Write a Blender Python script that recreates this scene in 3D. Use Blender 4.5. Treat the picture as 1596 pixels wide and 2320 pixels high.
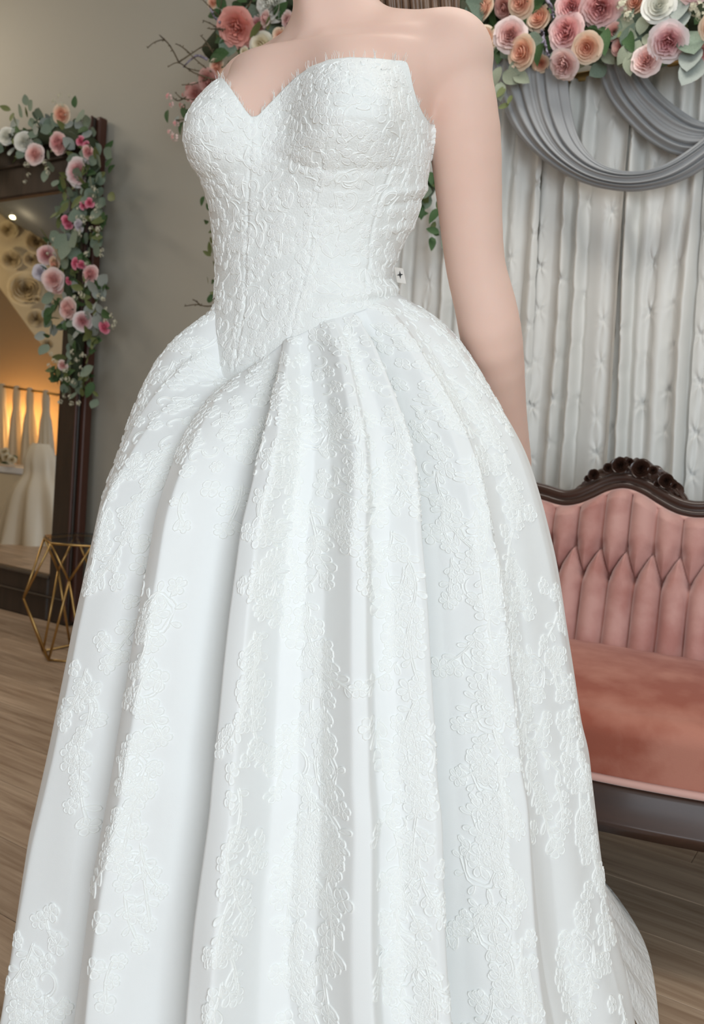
import bpy, bmesh, math, random
import numpy as np
from mathutils import Vector, Matrix, Euler
random.seed(7); rng = np.random.default_rng(7)
S = bpy.context.scene
for o in list(bpy.data.objects): bpy.data.objects.remove(o)
C = S.collection
# ---------------- camera ----------------
F = 2000.0; HC = 0.92; PPX, PPY = 798.0, 970.0; ROLL = math.radians(3.6)
cr, sr = math.cos(ROLL), math.sin(ROLL)
CR = np.array([cr, 0, sr]); CU = np.array([-sr, 0, cr]); CF = np.array([0, 1.0, 0]); CO = np.array([0, 0, HC])
cd = bpy.data.cameras.new('camera'); cam = bpy.data.objects.new('camera', cd); C.objects.link(cam)
cd.sensor_fit = 'HORIZONTAL'; cd.sensor_width = 36; cd.lens = F / 1596 * 36
cd.shift_x = 0; cd.shift_y = (PPY - 1160) / 1596
cd.clip_start = 0.02
cd.dof.use_dof = True; cd.dof.focus_distance = 1.12; cd.dof.aperture_fstop = 12.0
cam.matrix_world = Matrix(((CR[0], CU[0], -CF[0], CO[0]), (CR[1], CU[1], -CF[1], CO[1]), (CR[2], CU[2], -CF[2], CO[2]), (0, 0, 0, 1)))
S.camera = cam
S.view_settings.view_transform = 'Standard'; S.view_settings.look = 'None'
S.view_settings.gamma = 1; S.view_settings.use_curve_mapping = False
S.view_settings.exposure = -0.02
S.cycles.max_bounces = 7; S.cycles.diffuse_bounces = 4; S.cycles.glossy_bounces = 3; S.cycles.transmission_bounces = 5
S.cycles.transparent_max_bounces = 8; S.cycles.caustics_reflective = False; S.cycles.caustics_refractive = False
# ---------------- world and light ----------------
w = bpy.data.worlds.new('world'); S.world = w; w.use_nodes = True
w.node_tree.nodes['Background'].inputs[0].default_value = (.75, .85, 1, 1); w.node_tree.nodes['Background'].inputs[1].default_value = .6
def area(name, loc, target, sx, sy, power, col):
    l = bpy.data.lights.new(name, 'AREA'); l.shape = 'RECTANGLE'; l.size = sx; l.size_y = sy; l.energy = power; l.color = col
    o = bpy.data.objects.new(name, l); C.objects.link(o); o.location = loc
    o.rotation_euler = (Vector(target) - Vector(loc)).to_track_quat('-Z', 'Y').to_euler(); return o
# room frame: s along the back wall, n into the room
WA = math.radians(33); sv = np.array([math.cos(WA), -math.sin(WA), 0]); nv = np.array([-math.sin(WA), -math.cos(WA), 0]); W0 = np.array([0, 3.135, 0])
def rm(s, n, z=0): return W0 + sv * s + nv * n + np.array([0, 0, z])
S0, S1, N1, ZC = -5.75, 4.0, 6.4, 3.0
# daylight comes in through two real windows: behind the camera and in the right wall
area('window_daylight_front', rm(2.1, N1 - .12, 1.35), rm(1.5, 0, 1.0), 3.2, 2.1, 46, (.86, .93, 1.0))
area('window_daylight_side', rm(S1 - .12, 4.0, 1.4), rm(0, 3.6, 1.0), 2.2, 2.0, 92, (.83, .93, 1.0))
area('ceiling_fill_light', rm(1.3, .95, ZC - .02), rm(1.3, .6, 0), 1.6, .5, 26, (1, .95, .88))  # overhead fill added to brighten the backdrop, no fixture built
area('ceiling_fill_light', rm(-2.5, 1.0, ZC - .02), rm(-1.6, .4, 0), 1.4, .5, 26, (1, .88, .74))  # warm overhead fill added for the left wall, no fixture built
def point(name, loc, power, col, r=.06):
    l = bpy.data.lights.new(name, 'POINT'); l.energy = power; l.color = col; l.shadow_soft_size = r
    o = bpy.data.objects.new(name, l); C.objects.link(o); o.location = loc; return o
# ---------------- helpers ----------------
def at(px, py, Y):
    d = CF * F + CR * (px - PPX) - CU * (py - PPY)
    return CO + d * (Y / F)
def proj(P):
    q = P - CO; y = q @ CF
    return PPX + F * (q @ CR) / y, PPY - F * (q @ CU) / y
def ray(px, py): 
    d = CF * F + CR * (px - PPX) - CU * (py - PPY); return d / np.linalg.norm(d)
def hit(px, py, p0, n):
    d = ray(px, py); return CO + d * (np.dot(np.array(p0) - CO, n) / np.dot(d, n))
def tag(o, label=None, cat=None, group=None, kind=None):
    for k, v in (('label', label), ('category', cat), ('group', group), ('kind', kind)):
        if v: o[k] = v
    return o
def wloc(o):
    p = np.zeros(3)
    while o is not None: p = p + np.array(o.location); o = o.parent
    return p
def empty(name, loc=(0, 0, 0), parent=None):
    o = bpy.data.objects.new(name, None); C.objects.link(o); o.empty_display_size = .1
    if parent is not None: loc = np.array(loc) - wloc(parent)
    o.parent = parent; o.location = loc; return o
def mesh_np(name, V, faces, mats, parent=None, smooth=True, mi=None, loc=None):
    """V world coords; faces: array (n,3) or (n,4) or list of lists; the origin goes to loc or the parent's place"""
    V = np.asarray(V, dtype=np.float64)
    me = bpy.data.meshes.new(name)
    pl = wloc(parent) if parent is not None else np.zeros(3)
    org = np.array(loc, dtype=float) if loc is not None else pl
    V = V - org
    if isinstance(faces, np.ndarray):
        nf, k = faces.shape
        me.vertices.add(len(V)); me.vertices.foreach_set('co', V.astype(np.float32).ravel())
        me.loops.add(nf * k); me.loops.foreach_set('vertex_index', faces.astype(np.int32).ravel())
        me.polygons.add(nf); me.polygons.foreach_set('loop_start', np.arange(0, nf * k, k, dtype=np.int32))
        me.polygons.foreach_set('loop_total', np.full(nf, k, dtype=np.int32))
        if mi is not None: me.polygons.foreach_set('material_index', np.asarray(mi, dtype=np.int32))
        me.update(calc_edges=True); me.validate()
    else:
        me.from_pydata([tuple(v) for v in V], [], [list(map(int, f)) for f in faces]); me.update()
        if mi is not None: me.polygons.foreach_set('material_index', np.asarray(mi, dtype=np.int32))
    me.polygons.foreach_set('use_smooth', np.full(len(me.polygons), bool(smooth)))
    for m in (mats if isinstance(mats, (list, tuple)) else [mats]): me.materials.append(m)
    o = bpy.data.objects.new(name, me); C.objects.link(o); o.parent = parent; o.location = org - pl
    return o
def grid_faces(nr, nc, wrap=False):
    r = np.arange(nr - 1)[:, None]; c = np.arange(nc if wrap else nc - 1)[None, :]
    a = r * nc + c; b = r * nc + (c + 1) % nc
    return np.stack([a, b, b + nc, a + nc], -1).reshape(-1, 4)
def spl(pts, n):
    pts = np.array(pts, float); t = np.linspace(0, len(pts) - 1, n); m = len(pts); out = np.zeros((n, pts.shape[1]))
    for j, tj in enumerate(t):
        i = min(int(tj), m - 2); f_ = tj - i; p0 = pts[max(i - 1, 0)]; p1 = pts[i]; p2 = pts[i + 1]; p3 = pts[min(i + 2, m - 1)]
        out[j] = .5 * (2 * p1 + (p2 - p0) * f_ + (2 * p0 - 5 * p1 + 4 * p2 - p3) * f_ ** 2 + (3 * p1 - p0 - 3 * p2 + p3) * f_ ** 3)
    return out
class MB:
    """collects simple solids into one mesh"""
    def __init__(s): s.v = []; s.f = []; s.m = []
    def add(s, V, Fc, m=0):
        k = len(s.v); s.v += [tuple(x) for x in V]; s.f += [[i + k for i in f] for f in Fc]; s.m += [m] * len(Fc); return s
    def box(s, o, ax, ay, az, m=0, bev=0.0):
        o, ax, ay, az = map(lambda q: np.array(q, float), (o, ax, ay, az))
        if bev:
            la, lb, lc = (np.linalg.norm(q) for q in (ax, ay, az)); ia, ib, ic = bev / la, bev / lb, bev / lc
            V = []; idx = {}
            for i in (0, 1):
                for j in (0, 1):
                    for k in (0, 1):
                        for e in (0, 1, 2):
                            t = [i, j, k]; w_ = [(ia, ib, ic)[q] if q != e else 0 for q in range(3)]
                            u = [(t[q] + (w_[q] if t[q] == 0 else -w_[q])) for q in range(3)]
                            idx[(i, j, k, e)] = len(V); V.append(o + ax * u[0] + ay * u[1] + az * u[2])
            Fc = []
            for e in range(3):
                a_, b_ = [q for q in range(3) if q != e]
                for sgn in (0, 1):
                    loop = []
                    for (p, q) in ((0, 0), (1, 0), (1, 1), (0, 1)):
                        t = [0, 0, 0]; t[e] = sgn; t[a_] = p; t[b_] = q; loop.append(idx[(t[0], t[1], t[2], e)])
                    Fc.append(loop)
            for e in range(3):
                a_, b_ = [q for q in range(3) if q != e]
                for p in (0, 1):
                    for q in (0, 1):
                        t0 = [0, 0, 0]; t0[a_] = p; t0[b_] = q; t1 = list(t0); t1[e] = 1
                        Fc.append([idx[(*t0, a_)], idx[(*t0, b_)], idx[(*t1, b_)], idx[(*t1, a_)]])
            for i in (0, 1):
                for j in (0, 1):
                    for k in (0, 1): Fc.append([idx[(i, j, k, 0)], idx[(i, j, k, 1)], idx[(i, j, k, 2)]])
            return s.add(V, Fc, m)
        V = [o, o + ax, o + ax + ay, o + ay, o + az, o + ax + az, o + ax + ay + az, o + ay + az]
        return s.add(V, [[0, 3, 2, 1], [4, 5, 6, 7], [0, 1, 5, 4], [1, 2, 6, 5], [2, 3, 7, 6], [3, 0, 4, 7]], m)
    def tube(s, pts, r, n=8, m=0, cap=True):
        pts = [np.array(p, float) for p in pts]; rs = r if hasattr(r, '__len__') else [r] * len(pts)
        V = []; up = np.array([.13, .21, .97])
        for i, p in enumerate(pts):
            t = pts[min(i + 1, len(pts) - 1)] - pts[max(i - 1, 0)]; t = t / (np.linalg.norm(t) + 1e-9)
            a = np.cross(up, t); 
            if np.linalg.norm(a) < .15: a = np.cross(np.array([1., 0, 0]), t)
            a /= np.linalg.norm(a); b = np.cross(t, a)
            for k in range(n):
                th = 2 * math.pi * k / n; V.append(p + rs[i] * (math.cos(th) * a + math.sin(th) * b))
        Fc = [[i * n + k, i * n + (k + 1) % n, (i + 1) * n + (k + 1) % n, (i + 1) * n + k] for i in range(len(pts) - 1) for k in range(n)]
        if cap: Fc += [list(range(n))[::-1], [(len(pts) - 1) * n + k for k in range(n)]]
        return s.add(V, Fc, m)
    def ball(s, c, rad, n=10, k=6, m=0, axes=None):
        rad = rad if hasattr(rad, '__len__') else (rad,) * 3; A = np.eye(3) if axes is None else np.array(axes)
        V = []
        for i in range(k + 1):
            th = math.pi * i / k
            for j in range(n):
                ph = 2 * math.pi * j / n; q = np.array([rad[0] * math.sin(th) * math.cos(ph), rad[1] * math.sin(th) * math.sin(ph), rad[2] * math.cos(th)])
                V.append(np.array(c) + q @ A)
        return s.add(V, [[i * n + j, (i + 1) * n + j, (i + 1) * n + (j + 1) % n, i * n + (j + 1) % n] for i in range(k) for j in range(n)], m)
    def build(s, name, mats, parent=None, smooth=False, loc=None):
        return mesh_np(name, np.array(s.v), s.f, mats, parent, smooth, s.m, loc)
# ---------------- materials ----------------
def mat(name, col, rough=.6, spec=.4, metal=0, var=0, vscale=6, col2=None, bump=0, bscale=60, sheen=0, sss=0, coat=0, stretch=None, trans=0, transl=0):
    m = bpy.data.materials.new(name); m.use_nodes = True; nt = m.node_tree; b = nt.nodes['Principled BSDF']
    def I(k, v): b.inputs[k].default_value = v
    I('Base Color', (*col, 1)); I('Roughness', rough); I('Specular IOR Level', spec); I('Metallic', metal)
    if sheen: I('Sheen Weight', sheen); I('Sheen Roughness', .4)
    if sss: I('Subsurface Weight', sss); I('Subsurface Radius', (.012, .005, .003)); I('Subsurface Scale', 1.0)
    if coat: I('Coat Weight', coat); I('Coat Roughness', .15)
    if trans: I('Alpha', 1 - trans)
    tc = nt.nodes.new('ShaderNodeTexCoord'); mp = nt.nodes.new('ShaderNodeMapping'); nt.links.new(tc.outputs['Object'], mp.inputs[0])
    if stretch: mp.inputs['Scale'].default_value = stretch
    if col2 is not None:
        n = nt.nodes.new('ShaderNodeTexNoise'); n.inputs['Scale'].default_value = vscale; n.inputs['Detail'].default_value = 5
        rp_ = nt.nodes.new('ShaderNodeValToRGB'); rp_.color_ramp.elements[0].position = .5 - var; rp_.color_ramp.elements[1].position = .5 + var
        rp_.color_ramp.elements[0].color = (*col, 1); rp_.color_ramp.elements[1].color = (*col2, 1)
        nt.links.new(mp.outputs[0], n.inputs[0]); nt.links.new(n.outputs[0], rp_.inputs[0]); nt.links.new(rp_.outputs[0], b.inputs['Base Color'])
    if bump:
        n = nt.nodes.new('ShaderNodeTexNoise'); n.inputs['Scale'].default_value = bscale; n.inputs['Detail'].default_value = 4
        bp = nt.nodes.new('ShaderNodeBump'); bp.inputs['Strength'].default_value = bump; bp.inputs['Distance'].default_value = .01
        nt.links.new(mp.outputs[0], n.inputs[0]); nt.links.new(n.outputs[0], bp.inputs['Height']); nt.links.new(bp.outputs[0], b.inputs['Normal'])
    if transl:
        tr = nt.nodes.new('ShaderNodeBsdfTranslucent'); tr.inputs[0].default_value = (*col, 1); mx = nt.nodes.new('ShaderNodeMixShader'); mx.inputs[0].default_value = transl
        out = nt.nodes['Material Output']; nt.links.new(b.outputs[0], mx.inputs[1]); nt.links.new(tr.outputs[0], mx.inputs[2]); nt.links.new(mx.outputs[0], out.inputs[0])
    return m
def emit(name, col, s):
    m = bpy.data.materials.new(name); m.use_nodes = True; b = m.node_tree.nodes['Principled BSDF']
    b.inputs['Emission Color'].default_value = (*col, 1); b.inputs['Emission Strength'].default_value = s; b.inputs['Base Color'].default_value = (*col, 1); return m
def radial(name, inner, outer, rough=.6, transl=.15, p0=.15, p1=.95):
    m = mat(name, inner, rough, .25, transl=transl); nt = m.node_tree
    tc = [n for n in nt.nodes if n.type == 'TEX_COORD'][0]; sx = nt.nodes.new('ShaderNodeVectorMath'); sx.operation = 'MULTIPLY'; sx.inputs[1].default_value = (1, 1, 0)
    ln = nt.nodes.new('ShaderNodeVectorMath'); ln.operation = 'LENGTH'; r = nt.nodes.new('ShaderNodeValToRGB')
    r.color_ramp.elements[0].position = p0; r.color_ramp.elements[1].position = p1; r.color_ramp.elements[0].color = (*inner, 1); r.color_ramp.elements[1].color = (*outer, 1)
    nt.links.new(tc.outputs['Object'], sx.inputs[0]); nt.links.new(sx.outputs[0], ln.inputs[0]); nt.links.new(ln.outputs['Value'], r.inputs[0])
    nt.links.new(r.outputs[0], nt.nodes['Principled BSDF'].inputs['Base Color'])
    for n in nt.nodes:
        if n.type == 'BSDF_TRANSLUCENT': nt.links.new(r.outputs[0], n.inputs[0])
    return m
M = {}
M['wall'] = mat('wall_paint', (.44, .42, .36), .85, .2, bump=.04, bscale=90)
M['ceil'] = mat('ceiling_paint', (.62, .60, .56), .9, .1)
M['trimw'] = mat('white_trim_paint', (.75, .73, .70), .5)
M['satin'] = mat('ivory_mikado', (.815, .825, .815), .55, .35, sheen=.15, bump=.06, bscale=900)
M['lacebase'] = mat('lace_ground', (.83, .845, .825), .65, .3, sheen=.1, bump=.22, bscale=420)
M['lace'] = mat('lace_cord', (.87, .875, .85), .6, .3)
M['lacefill'] = mat('lace_fill', (.835, .845, .83), .7, .25, bump=.15, bscale=900)
M['tulle'] = mat('train_lace', (.88, .89, .88), .7, .3, bump=.6, bscale=90, trans=.12)
M['skin'] = mat('skin', (.74, .50, .41), .58, .2, var=.25, vscale=7, col2=(.78, .56, .47), sss=.25, bump=.02, bscale=400)
M['hair'] = mat('brown_hair', (.13, .075, .045), .4, .5, var=.2, vscale=40, col2=(.24, .15, .095))
M['wood'] = mat('dark_walnut', (.032, .016, .012), .32, .5, var=.25, vscale=5, col2=(.06, .028, .018), coat=.25, stretch=(1, 1, 6))
M['mwood'] = mat('mirror_frame_wood', (.05, .034, .024), .42, .4, var=.25, vscale=4, col2=(.028, .02, .015), stretch=(8, 8, 1))
M['mred'] = mat('mirror_frame_red_edge', (.075, .03, .02), .4, .4)
M['velvet'] = mat('pink_velvet', (.47, .22, .19), .8, .2, var=.11, vscale=9, col2=(.62, .36, .32), sheen=.7, bump=.08, bscale=300)
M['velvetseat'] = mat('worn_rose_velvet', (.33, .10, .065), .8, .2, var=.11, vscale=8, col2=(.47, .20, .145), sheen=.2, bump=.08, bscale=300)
M['welt'] = mat('pink_welt', (.66, .40, .35), .8, .2, sheen=.4)
M['curtain'] = mat('white_taffeta', (.82, .82, .79), .42, .45, sheen=.1, bump=.05, bscale=40, transl=.1)
M['grey'] = mat('grey_chiffon', (.47, .485, .50), .75, .25, transl=.25)
M['gold'] = mat('brushed_gold', (.55, .36, .14), .35, .5, metal=1)
M['dglass'] = mat('smoked_glass', (.03, .03, .03), .06, .6, trans=.45)
M['mirror'] = mat('silvered_glass', (.9, .9, .9), .015, .5, metal=1)
M['tagm'] = mat('tag_ribbon', (.84, .81, .76), .7); M['ink'] = mat('tag_ink', (.03, .03, .03), .7)
M['twig'] = mat('twig_bark', (.13, .10, .06), .8); M['stem'] = mat('stem_green', (.12, .15, .06), .7)
M['darkcore'] = mat('dark_backing', (.045, .06, .03), .9)  # filler core coloured dark to stand for shade behind the leaves
def leafm(n, c, c2): return mat(n, c, .6, .3, var=.2, vscale=30, col2=c2, transl=.12)
M['euc'] = leafm('eucalyptus_leaf', (.17, .235, .17), (.26, .33, .26)); M['dgreen'] = leafm('rose_leaf', (.05, .105, .04), (.09, .17, .065))
M['olive'] = leafm('olive_leaf', (.13, .16, .055), (.2, .235, .09)); M['sage'] = leafm('lambs_ear', (.30, .345, .25), (.40, .44, .33))
M['duskb'] = leafm('dusty_blue_leaf', (.33, .38, .35), (.42, .46, .43))
M['cordw'] = mat('white_sprig', (.62, .60, .46), .7)
M['lav'] = mat('lavender', (.33, .30, .38), .8)
FL = {'peach': ((.90, .48, .35), (.94, .78, .61)), 'pink': ((.90, .44, .44), (.94, .72, .70)), 'blush': ((.90, .54, .50), (.95, .81, .78)),
      'cream': ((.90, .80, .58), (.93, .90, .78)), 'coral': ((.92, .42, .35), (.92, .48, .42)), 'hot': ((.82, .20, .32), (.90, .38, .50)),
      'whitepink': ((.90, .46, .48), (.94, .87, .87)), 'dusk': ((.66, .34, .30), (.78, .50, .45)), 'white': ((.80, .80, .72), (.88, .88, .83)),
      'lilac': ((.72, .68, .74), (.82, .80, .86))}
for k, (a_, b_) in FL.items(): M['f_' + k] = radial('petal_' + k, a_, b_)
# ---------------- the setting ----------------
def slab(name, pts, thick, m, nrm):
    pts = [np.array(p, float) for p in pts]; n = len(pts); V = pts + [p + np.array(nrm) * thick for p in pts]
    Fc = [list(range(n)), [n + i for i in range(n)][::-1]] + [[i, (i + 1) % n, n + (i + 1) % n, n + i] for i in range(n)]
    o = mesh_np(name, V, Fc, m, smooth=False); tag(o, kind='structure'); return o
slab('wall_back', [rm(S0, 0), rm(S1, 0), rm(S1, 0, ZC), rm(S0, 0, ZC)], .12, M['wall'], -nv)
slab('wall_left', [rm(S0, 0), rm(S0, N1), rm(S0, N1, ZC), rm(S0, 0, ZC)], .12, M['wall'], -sv)
slab('ceiling', [rm(S0, 0, ZC), rm(S1, 0, ZC), rm(S1, N1, ZC), rm(S0, N1, ZC)], .12, M['ceil'], (0, 0, 1))
def wall_with_window(name, P, a0, a1, w0, w1, z0, z1, nrm, wn):
    mb = MB()
    for (b0, b1, c0, c1) in ((a0, w0, 0, ZC), (w1, a1, 0, ZC), (w0, w1, 0, z0), (w0, w1, z1, ZC)):
        o_ = P(b0) + np.array([0, 0, c0]); mb.box(o_, P(b1) - P(b0), np.array(nrm) * .12, (0, 0, c1 - c0))
    tag(mb.build(name, M['wall']), kind='structure')
    fr = MB(); n_ = np.array(nrm)
    for (b0, b1, c0, c1) in ((w0, w1, z0 - .06, z0), (w0, w1, z1, z1 + .06), (w0 - .06, w0, z0 - .06, z1 + .06), (w1, w1 + .06, z0 - .06, z1 + .06), ((w0 + w1) / 2 - .03, (w0 + w1) / 2 + .03, z0, z1)):
        fr.box(P(b0) + np.array([0, 0, c0]) - n_ * .02, P(b1) - P(b0), n_ * .1, (0, 0, c1 - c0))
    f = fr.build(wn, M['trimw'], loc=P((w0 + w1) / 2) + np.array([0, 0, z0])); tag(f, kind='structure')
    g = MB().box(P(w0) + np.array([0, 0, z0]) + n_ * .05, P(w1) - P(w0), n_ * .006, (0, 0, z1 - z0)).build('pane', mat('window_glass_' + wn[-1], (.9, .95, 1), .02, .5, trans=.95), f)
wall_with_window('wall_front', lambda s: rm(s, N1), S0, S1, 0.45, 3.75, .3, 2.4, -nv * -1 * 1.0, 'window_1')
wall_with_window('wall_right', lambda n: rm(S1, n), 0, N1, 2.8, 5.2, .4, 2.4, sv, 'window_2')
# floor: sub-floor and separate planks
sub = MB().box(rm(S0, 0, -.06), sv * (S1 - S0), nv * N1, (0, 0, .046)).build('floor', mat('subfloor', (.05, .035, .025), .9)); tag(sub, kind='structure')
def plank_mat():
    m = mat('oak_laminate', (.27, .18, .115), .42, .35); nt = m.node_tree; b = nt.nodes['Principled BSDF']; mp = [n for n in nt.nodes if n.type == 'MAPPING'][0]
    oi = nt.nodes.new('ShaderNodeObjectInfo'); ad = nt.nodes.new('ShaderNodeVectorMath'); ad.operation = 'ADD'
    cb = nt.nodes.new('ShaderNodeCombineXYZ'); mu = nt.nodes.new('ShaderNodeMath'); mu.operation = 'MULTIPLY'; mu.inputs[1].default_value = 37
    nt.links.new(oi.outputs['Random'], mu.inputs[0]); nt.links.new(mu.outputs[0], cb.inputs[0]); nt.links.new(mu.outputs[0], cb.inputs[1])
    nt.links.new(mp.outputs[0], ad.inputs[0]); nt.links.new(cb.outputs[0], ad.inputs[1])
    m2 = nt.nodes.new('ShaderNodeMapping'); m2.inputs['Scale'].default_value = (1.3, 22, 1); nt.links.new(ad.outputs[0], m2.inputs[0])
    n = nt.nodes.new('ShaderNodeTexNoise'); n.inputs['Scale'].default_value = 1.6; n.inputs['Detail'].default_value = 8; n.inputs['Roughness'].default_value = .65; n.inputs['Distortion'].default_value = .8
    nt.links.new(m2.outputs[0], n.inputs[0])
    r = nt.nodes.new('ShaderNodeValToRGB'); r.color_ramp.elements[0].position = .36; r.color_ramp.elements[1].position = .66
    r.color_ramp.elements[0].color = (.33, .225, .15, 1); r.color_ramp.elements[1].color = (.57, .43, .31, 1); nt.links.new(n.outputs[0], r.inputs[0])
    hs = nt.nodes.new('ShaderNodeHueSaturation'); mr = nt.nodes.new('ShaderNodeMapRange'); mr.inputs['To Min'].default_value = .85; mr.inputs['To Max'].default_value = 1.15
    nt.links.new(oi.outputs['Random'], mr.inputs[0]); nt.links.new(mr.outputs[0], hs.inputs['Value']); nt.links.new(r.outputs[0], hs.inputs['Color']); nt.links.new(hs.outputs[0], b.inputs['Base Color'])
    bp = nt.nodes.new('ShaderNodeBump'); bp.inputs['Strength'].default_value = .15; bp.inputs['Distance'].default_value = .002; nt.links.new(n.outputs[0], bp.inputs['Height']); nt.links.new(bp.outputs[0], b.inputs['Normal'])
    return m
PM = plank_mat(); PL, PW = 1.32, .178
pm = None; ang = math.atan2(sv[1], sv[0])
for i in range(int(N1 / PW) + 1):
    off = [0, .45, .85, .2, .62, 1.05][i % 6]; s0 = S0 - off
    while s0 < S1:
        if pm is None:
            mb = MB().box((0, 0, -.014), (PL - .0014, 0, 0), (0, -(PW - .0014), 0), (0, 0, .014), bev=.0007)
            o = mb.build('plank', PM); pm = o.data
        else: o = bpy.data.objects.new('plank', pm); C.objects.link(o)
        o.parent = sub; sx = 1.0; a0 = max(s0, S0); a1 = min(s0 + PL, S1)
        if a1 - a0 > .05:
            n0 = i * PW; o.scale = ((a1 - a0) / PL, min(1, (N1 - n0) / PW), 1); o.location = rm(a0, n0, 0); o.rotation_euler = (0, 0, ang)
        else: bpy.data.objects.remove(o)
        s0 += PL
def board(name, A, B, nrm, h, t):
    d = np.array(B) - np.array(A); o = MB().box(A, d, np.array(nrm) * t, (0, 0, h), bev=.004).build(name, M['trimw']); tag(o, kind='structure')
board('baseboard_back', rm(S0, 0), rm(S1, 0), nv, .1, .015)
board('baseboard_left', rm(S0, .02), rm(S0, N1), sv, .1, .015)
# ================= the person =================
def poly(p): p = np.array(p, float); return p[:, 0], p[:, 1]
TL = np.array([(515, 60), (512, 150), (505, 178), (470, 205), (440, 235), (421, 270), (417, 310), (424, 350), (445, 390), (462, 415), (472, 450), (480, 500), (487, 560), (490, 620), (487, 680), (480, 720)], float)
TR = np.array([(960, 60), (975, 200), (976, 330), (972, 380), (962, 430), (945, 490), (918, 540), (901, 575), (890, 605), (889, 630), (898, 655), (908, 680)], float)
TH = math.radians(27); Lx = np.array([math.cos(TH), -math.sin(TH)]); Fx = np.array([-math.sin(TH), -math.cos(TH)])
TZ = np.linspace(.90, 1.50, 121)
A_ = np.interp(TZ, [.9, 1.0, 1.09, 1.145, 1.2, 1.26, 1.32, 1.4, 1.46, 1.5], [.145, .14, .13, .120, .130, .143, .15, .155, .16, .155])
B_ = np.interp(TZ, [.9, 1.0, 1.09, 1.145, 1.2, 1.26, 1.32, 1.4, 1.46, 1.5], [.098, .097, .094, .090, .098, .106, .108, .10, .09, .08])
BA = np.interp(TZ, [1.20, 1.225, 1.25, 1.275, 1.30, 1.33, 1.37, 1.41, 1.45], [0, .006, .020, .038, .052, .053, .038, .018, 0.0])
cx0 = at(690, 400, 1.25)[0]
T_s = np.ones(121); T_c = np.full(121, cx0); T_CY = 1.26
NPS = 720; PSI = np.arange(NPS) * 2 * math.pi / NPS
def torso_r(psi, zi):
    """polar radius; psi from the viewer's left across the front; zi float index"""
    z = np.interp(zi, np.arange(121), TZ)
    a = np.interp(z, TZ, A_); b = np.interp(z, TZ, B_); ba = np.interp(z, TZ, BA); s = np.interp(z, TZ, T_s)
    dx, dy = -np.cos(psi), -np.sin(psi); dl = dx * Lx[0] + dy * Lx[1]; df = dx * Fx[0] + dy * Fx[1]
    p = 2.25; r = 1 / ((np.abs(dl / a) ** p + np.abs(df / b) ** p) ** (1 / p))
    al = np.arctan2(df, dl)
    for sg in (-1, 1):
        d = (al - (math.pi / 2 + sg * .72)) / .40
        r = r + ba * 1.05 * np.exp(-np.abs(d) ** 2.3)
    # cleavage and the centre-front panel stay shallow
    return r * s
def torso_pts(psi, z):
    zi = np.interp(z, TZ, np.arange(121)); r = torso_r(psi, zi); c = np.interp(z, TZ, T_c)
    return np.stack([c - np.cos(psi) * r, T_CY - np.sin(psi) * r, z + 0 * r], -1)
for it in range(14):
    P = torso_pts(PSI[None, :], TZ[:, None]); px, py = proj(P)
    jl = px.argmin(1); jr = px.argmax(1); k = np.arange(121)
    xl, yl, xr, yr = px[k, jl], py[k, jl], px[k, jr], py[k, jr]
    tl = np.interp(yl, TL[:, 1], TL[:, 0]); tr = np.interp(yr, TR[:, 1], TR[:, 0])
    ok = (TZ > 1.10) & (TZ < 1.47)
    s = np.where(ok, (tr - tl) / (xr - xl), 1); dc = np.where(ok, ((tr + tl) - (xr + xl)) / 2 / F * 1.25, 0)
    T_s = T_s * s ** .7; T_c = T_c + dc * .7
    i0 = np.where(ok)[0][0]; i1 = np.where(ok)[0][-1]
    T_c[:i0] = T_c[i0]; T_c[i1 + 1:] = T_c[i1]; T_s[i1 + 1:] = T_s[i1]; T_s[:i0] = T_s[i0] + 0 * T_s[:i0]
    ker = np.array([1, 2, 3, 2, 1]) / 9.
    T_s = np.convolve(np.pad(T_s, 2, 'edge'), ker, 'valid'); T_c = np.convolve(np.pad(T_c, 2, 'edge'), ker, 'valid')
# ---- body: smooth union of tapered forms, meshed by surface nets ----
H = .0055; G0 = np.array([-.42, .98, 0.0]); GN = (np.array([.80, .74, 1.86]) / H).astype(int)
D = np.full(GN, 1.0, np.float32)
def smin(a, b, k):
    h = np.clip(.5 + .5 * (b - a) / k, 0, 1); return b * (1 - h) + a * h - k * h * (1 - h)
def box_of(lo, hi, mg=.06):
    i0 = np.clip(((np.array(lo) - mg - G0) / H).astype(int), 0, GN); i1 = np.clip(((np.array(hi) + mg - G0) / H).astype(int) + 2, 0, GN)
    sl = tuple(slice(a, b) for a, b in zip(i0, i1)); ax = [(G0[q] + H * np.arange(i0[q], i1[q])).astype(np.float32) for q in range(3)]
    return sl, np.meshgrid(*ax, indexing='ij')
def cap(a, b, ra, rb, k=.02, sub=False):
    a = np.array(a, np.float32); b = np.array(b, np.float32); R = max(ra, rb)
    sl, (X, Y, Z) = box_of(np.minimum(a, b) - R, np.maximum(a, b) + R)
    if 0 in X.shape: return
    d = b - a; t = np.clip(((X - a[0]) * d[0] + (Y - a[1]) * d[1] + (Z - a[2]) * d[2]) / (d @ d + 1e-9), 0, 1)
    q = np.sqrt((X - a[0] - t * d[0]) ** 2 + (Y - a[1] - t * d[1]) ** 2 + (Z - a[2] - t * d[2]) ** 2) - (ra + (rb - ra) * t)
    D[sl] = -smin(-D[sl], q, k) if sub else smin(D[sl], q, k)
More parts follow.
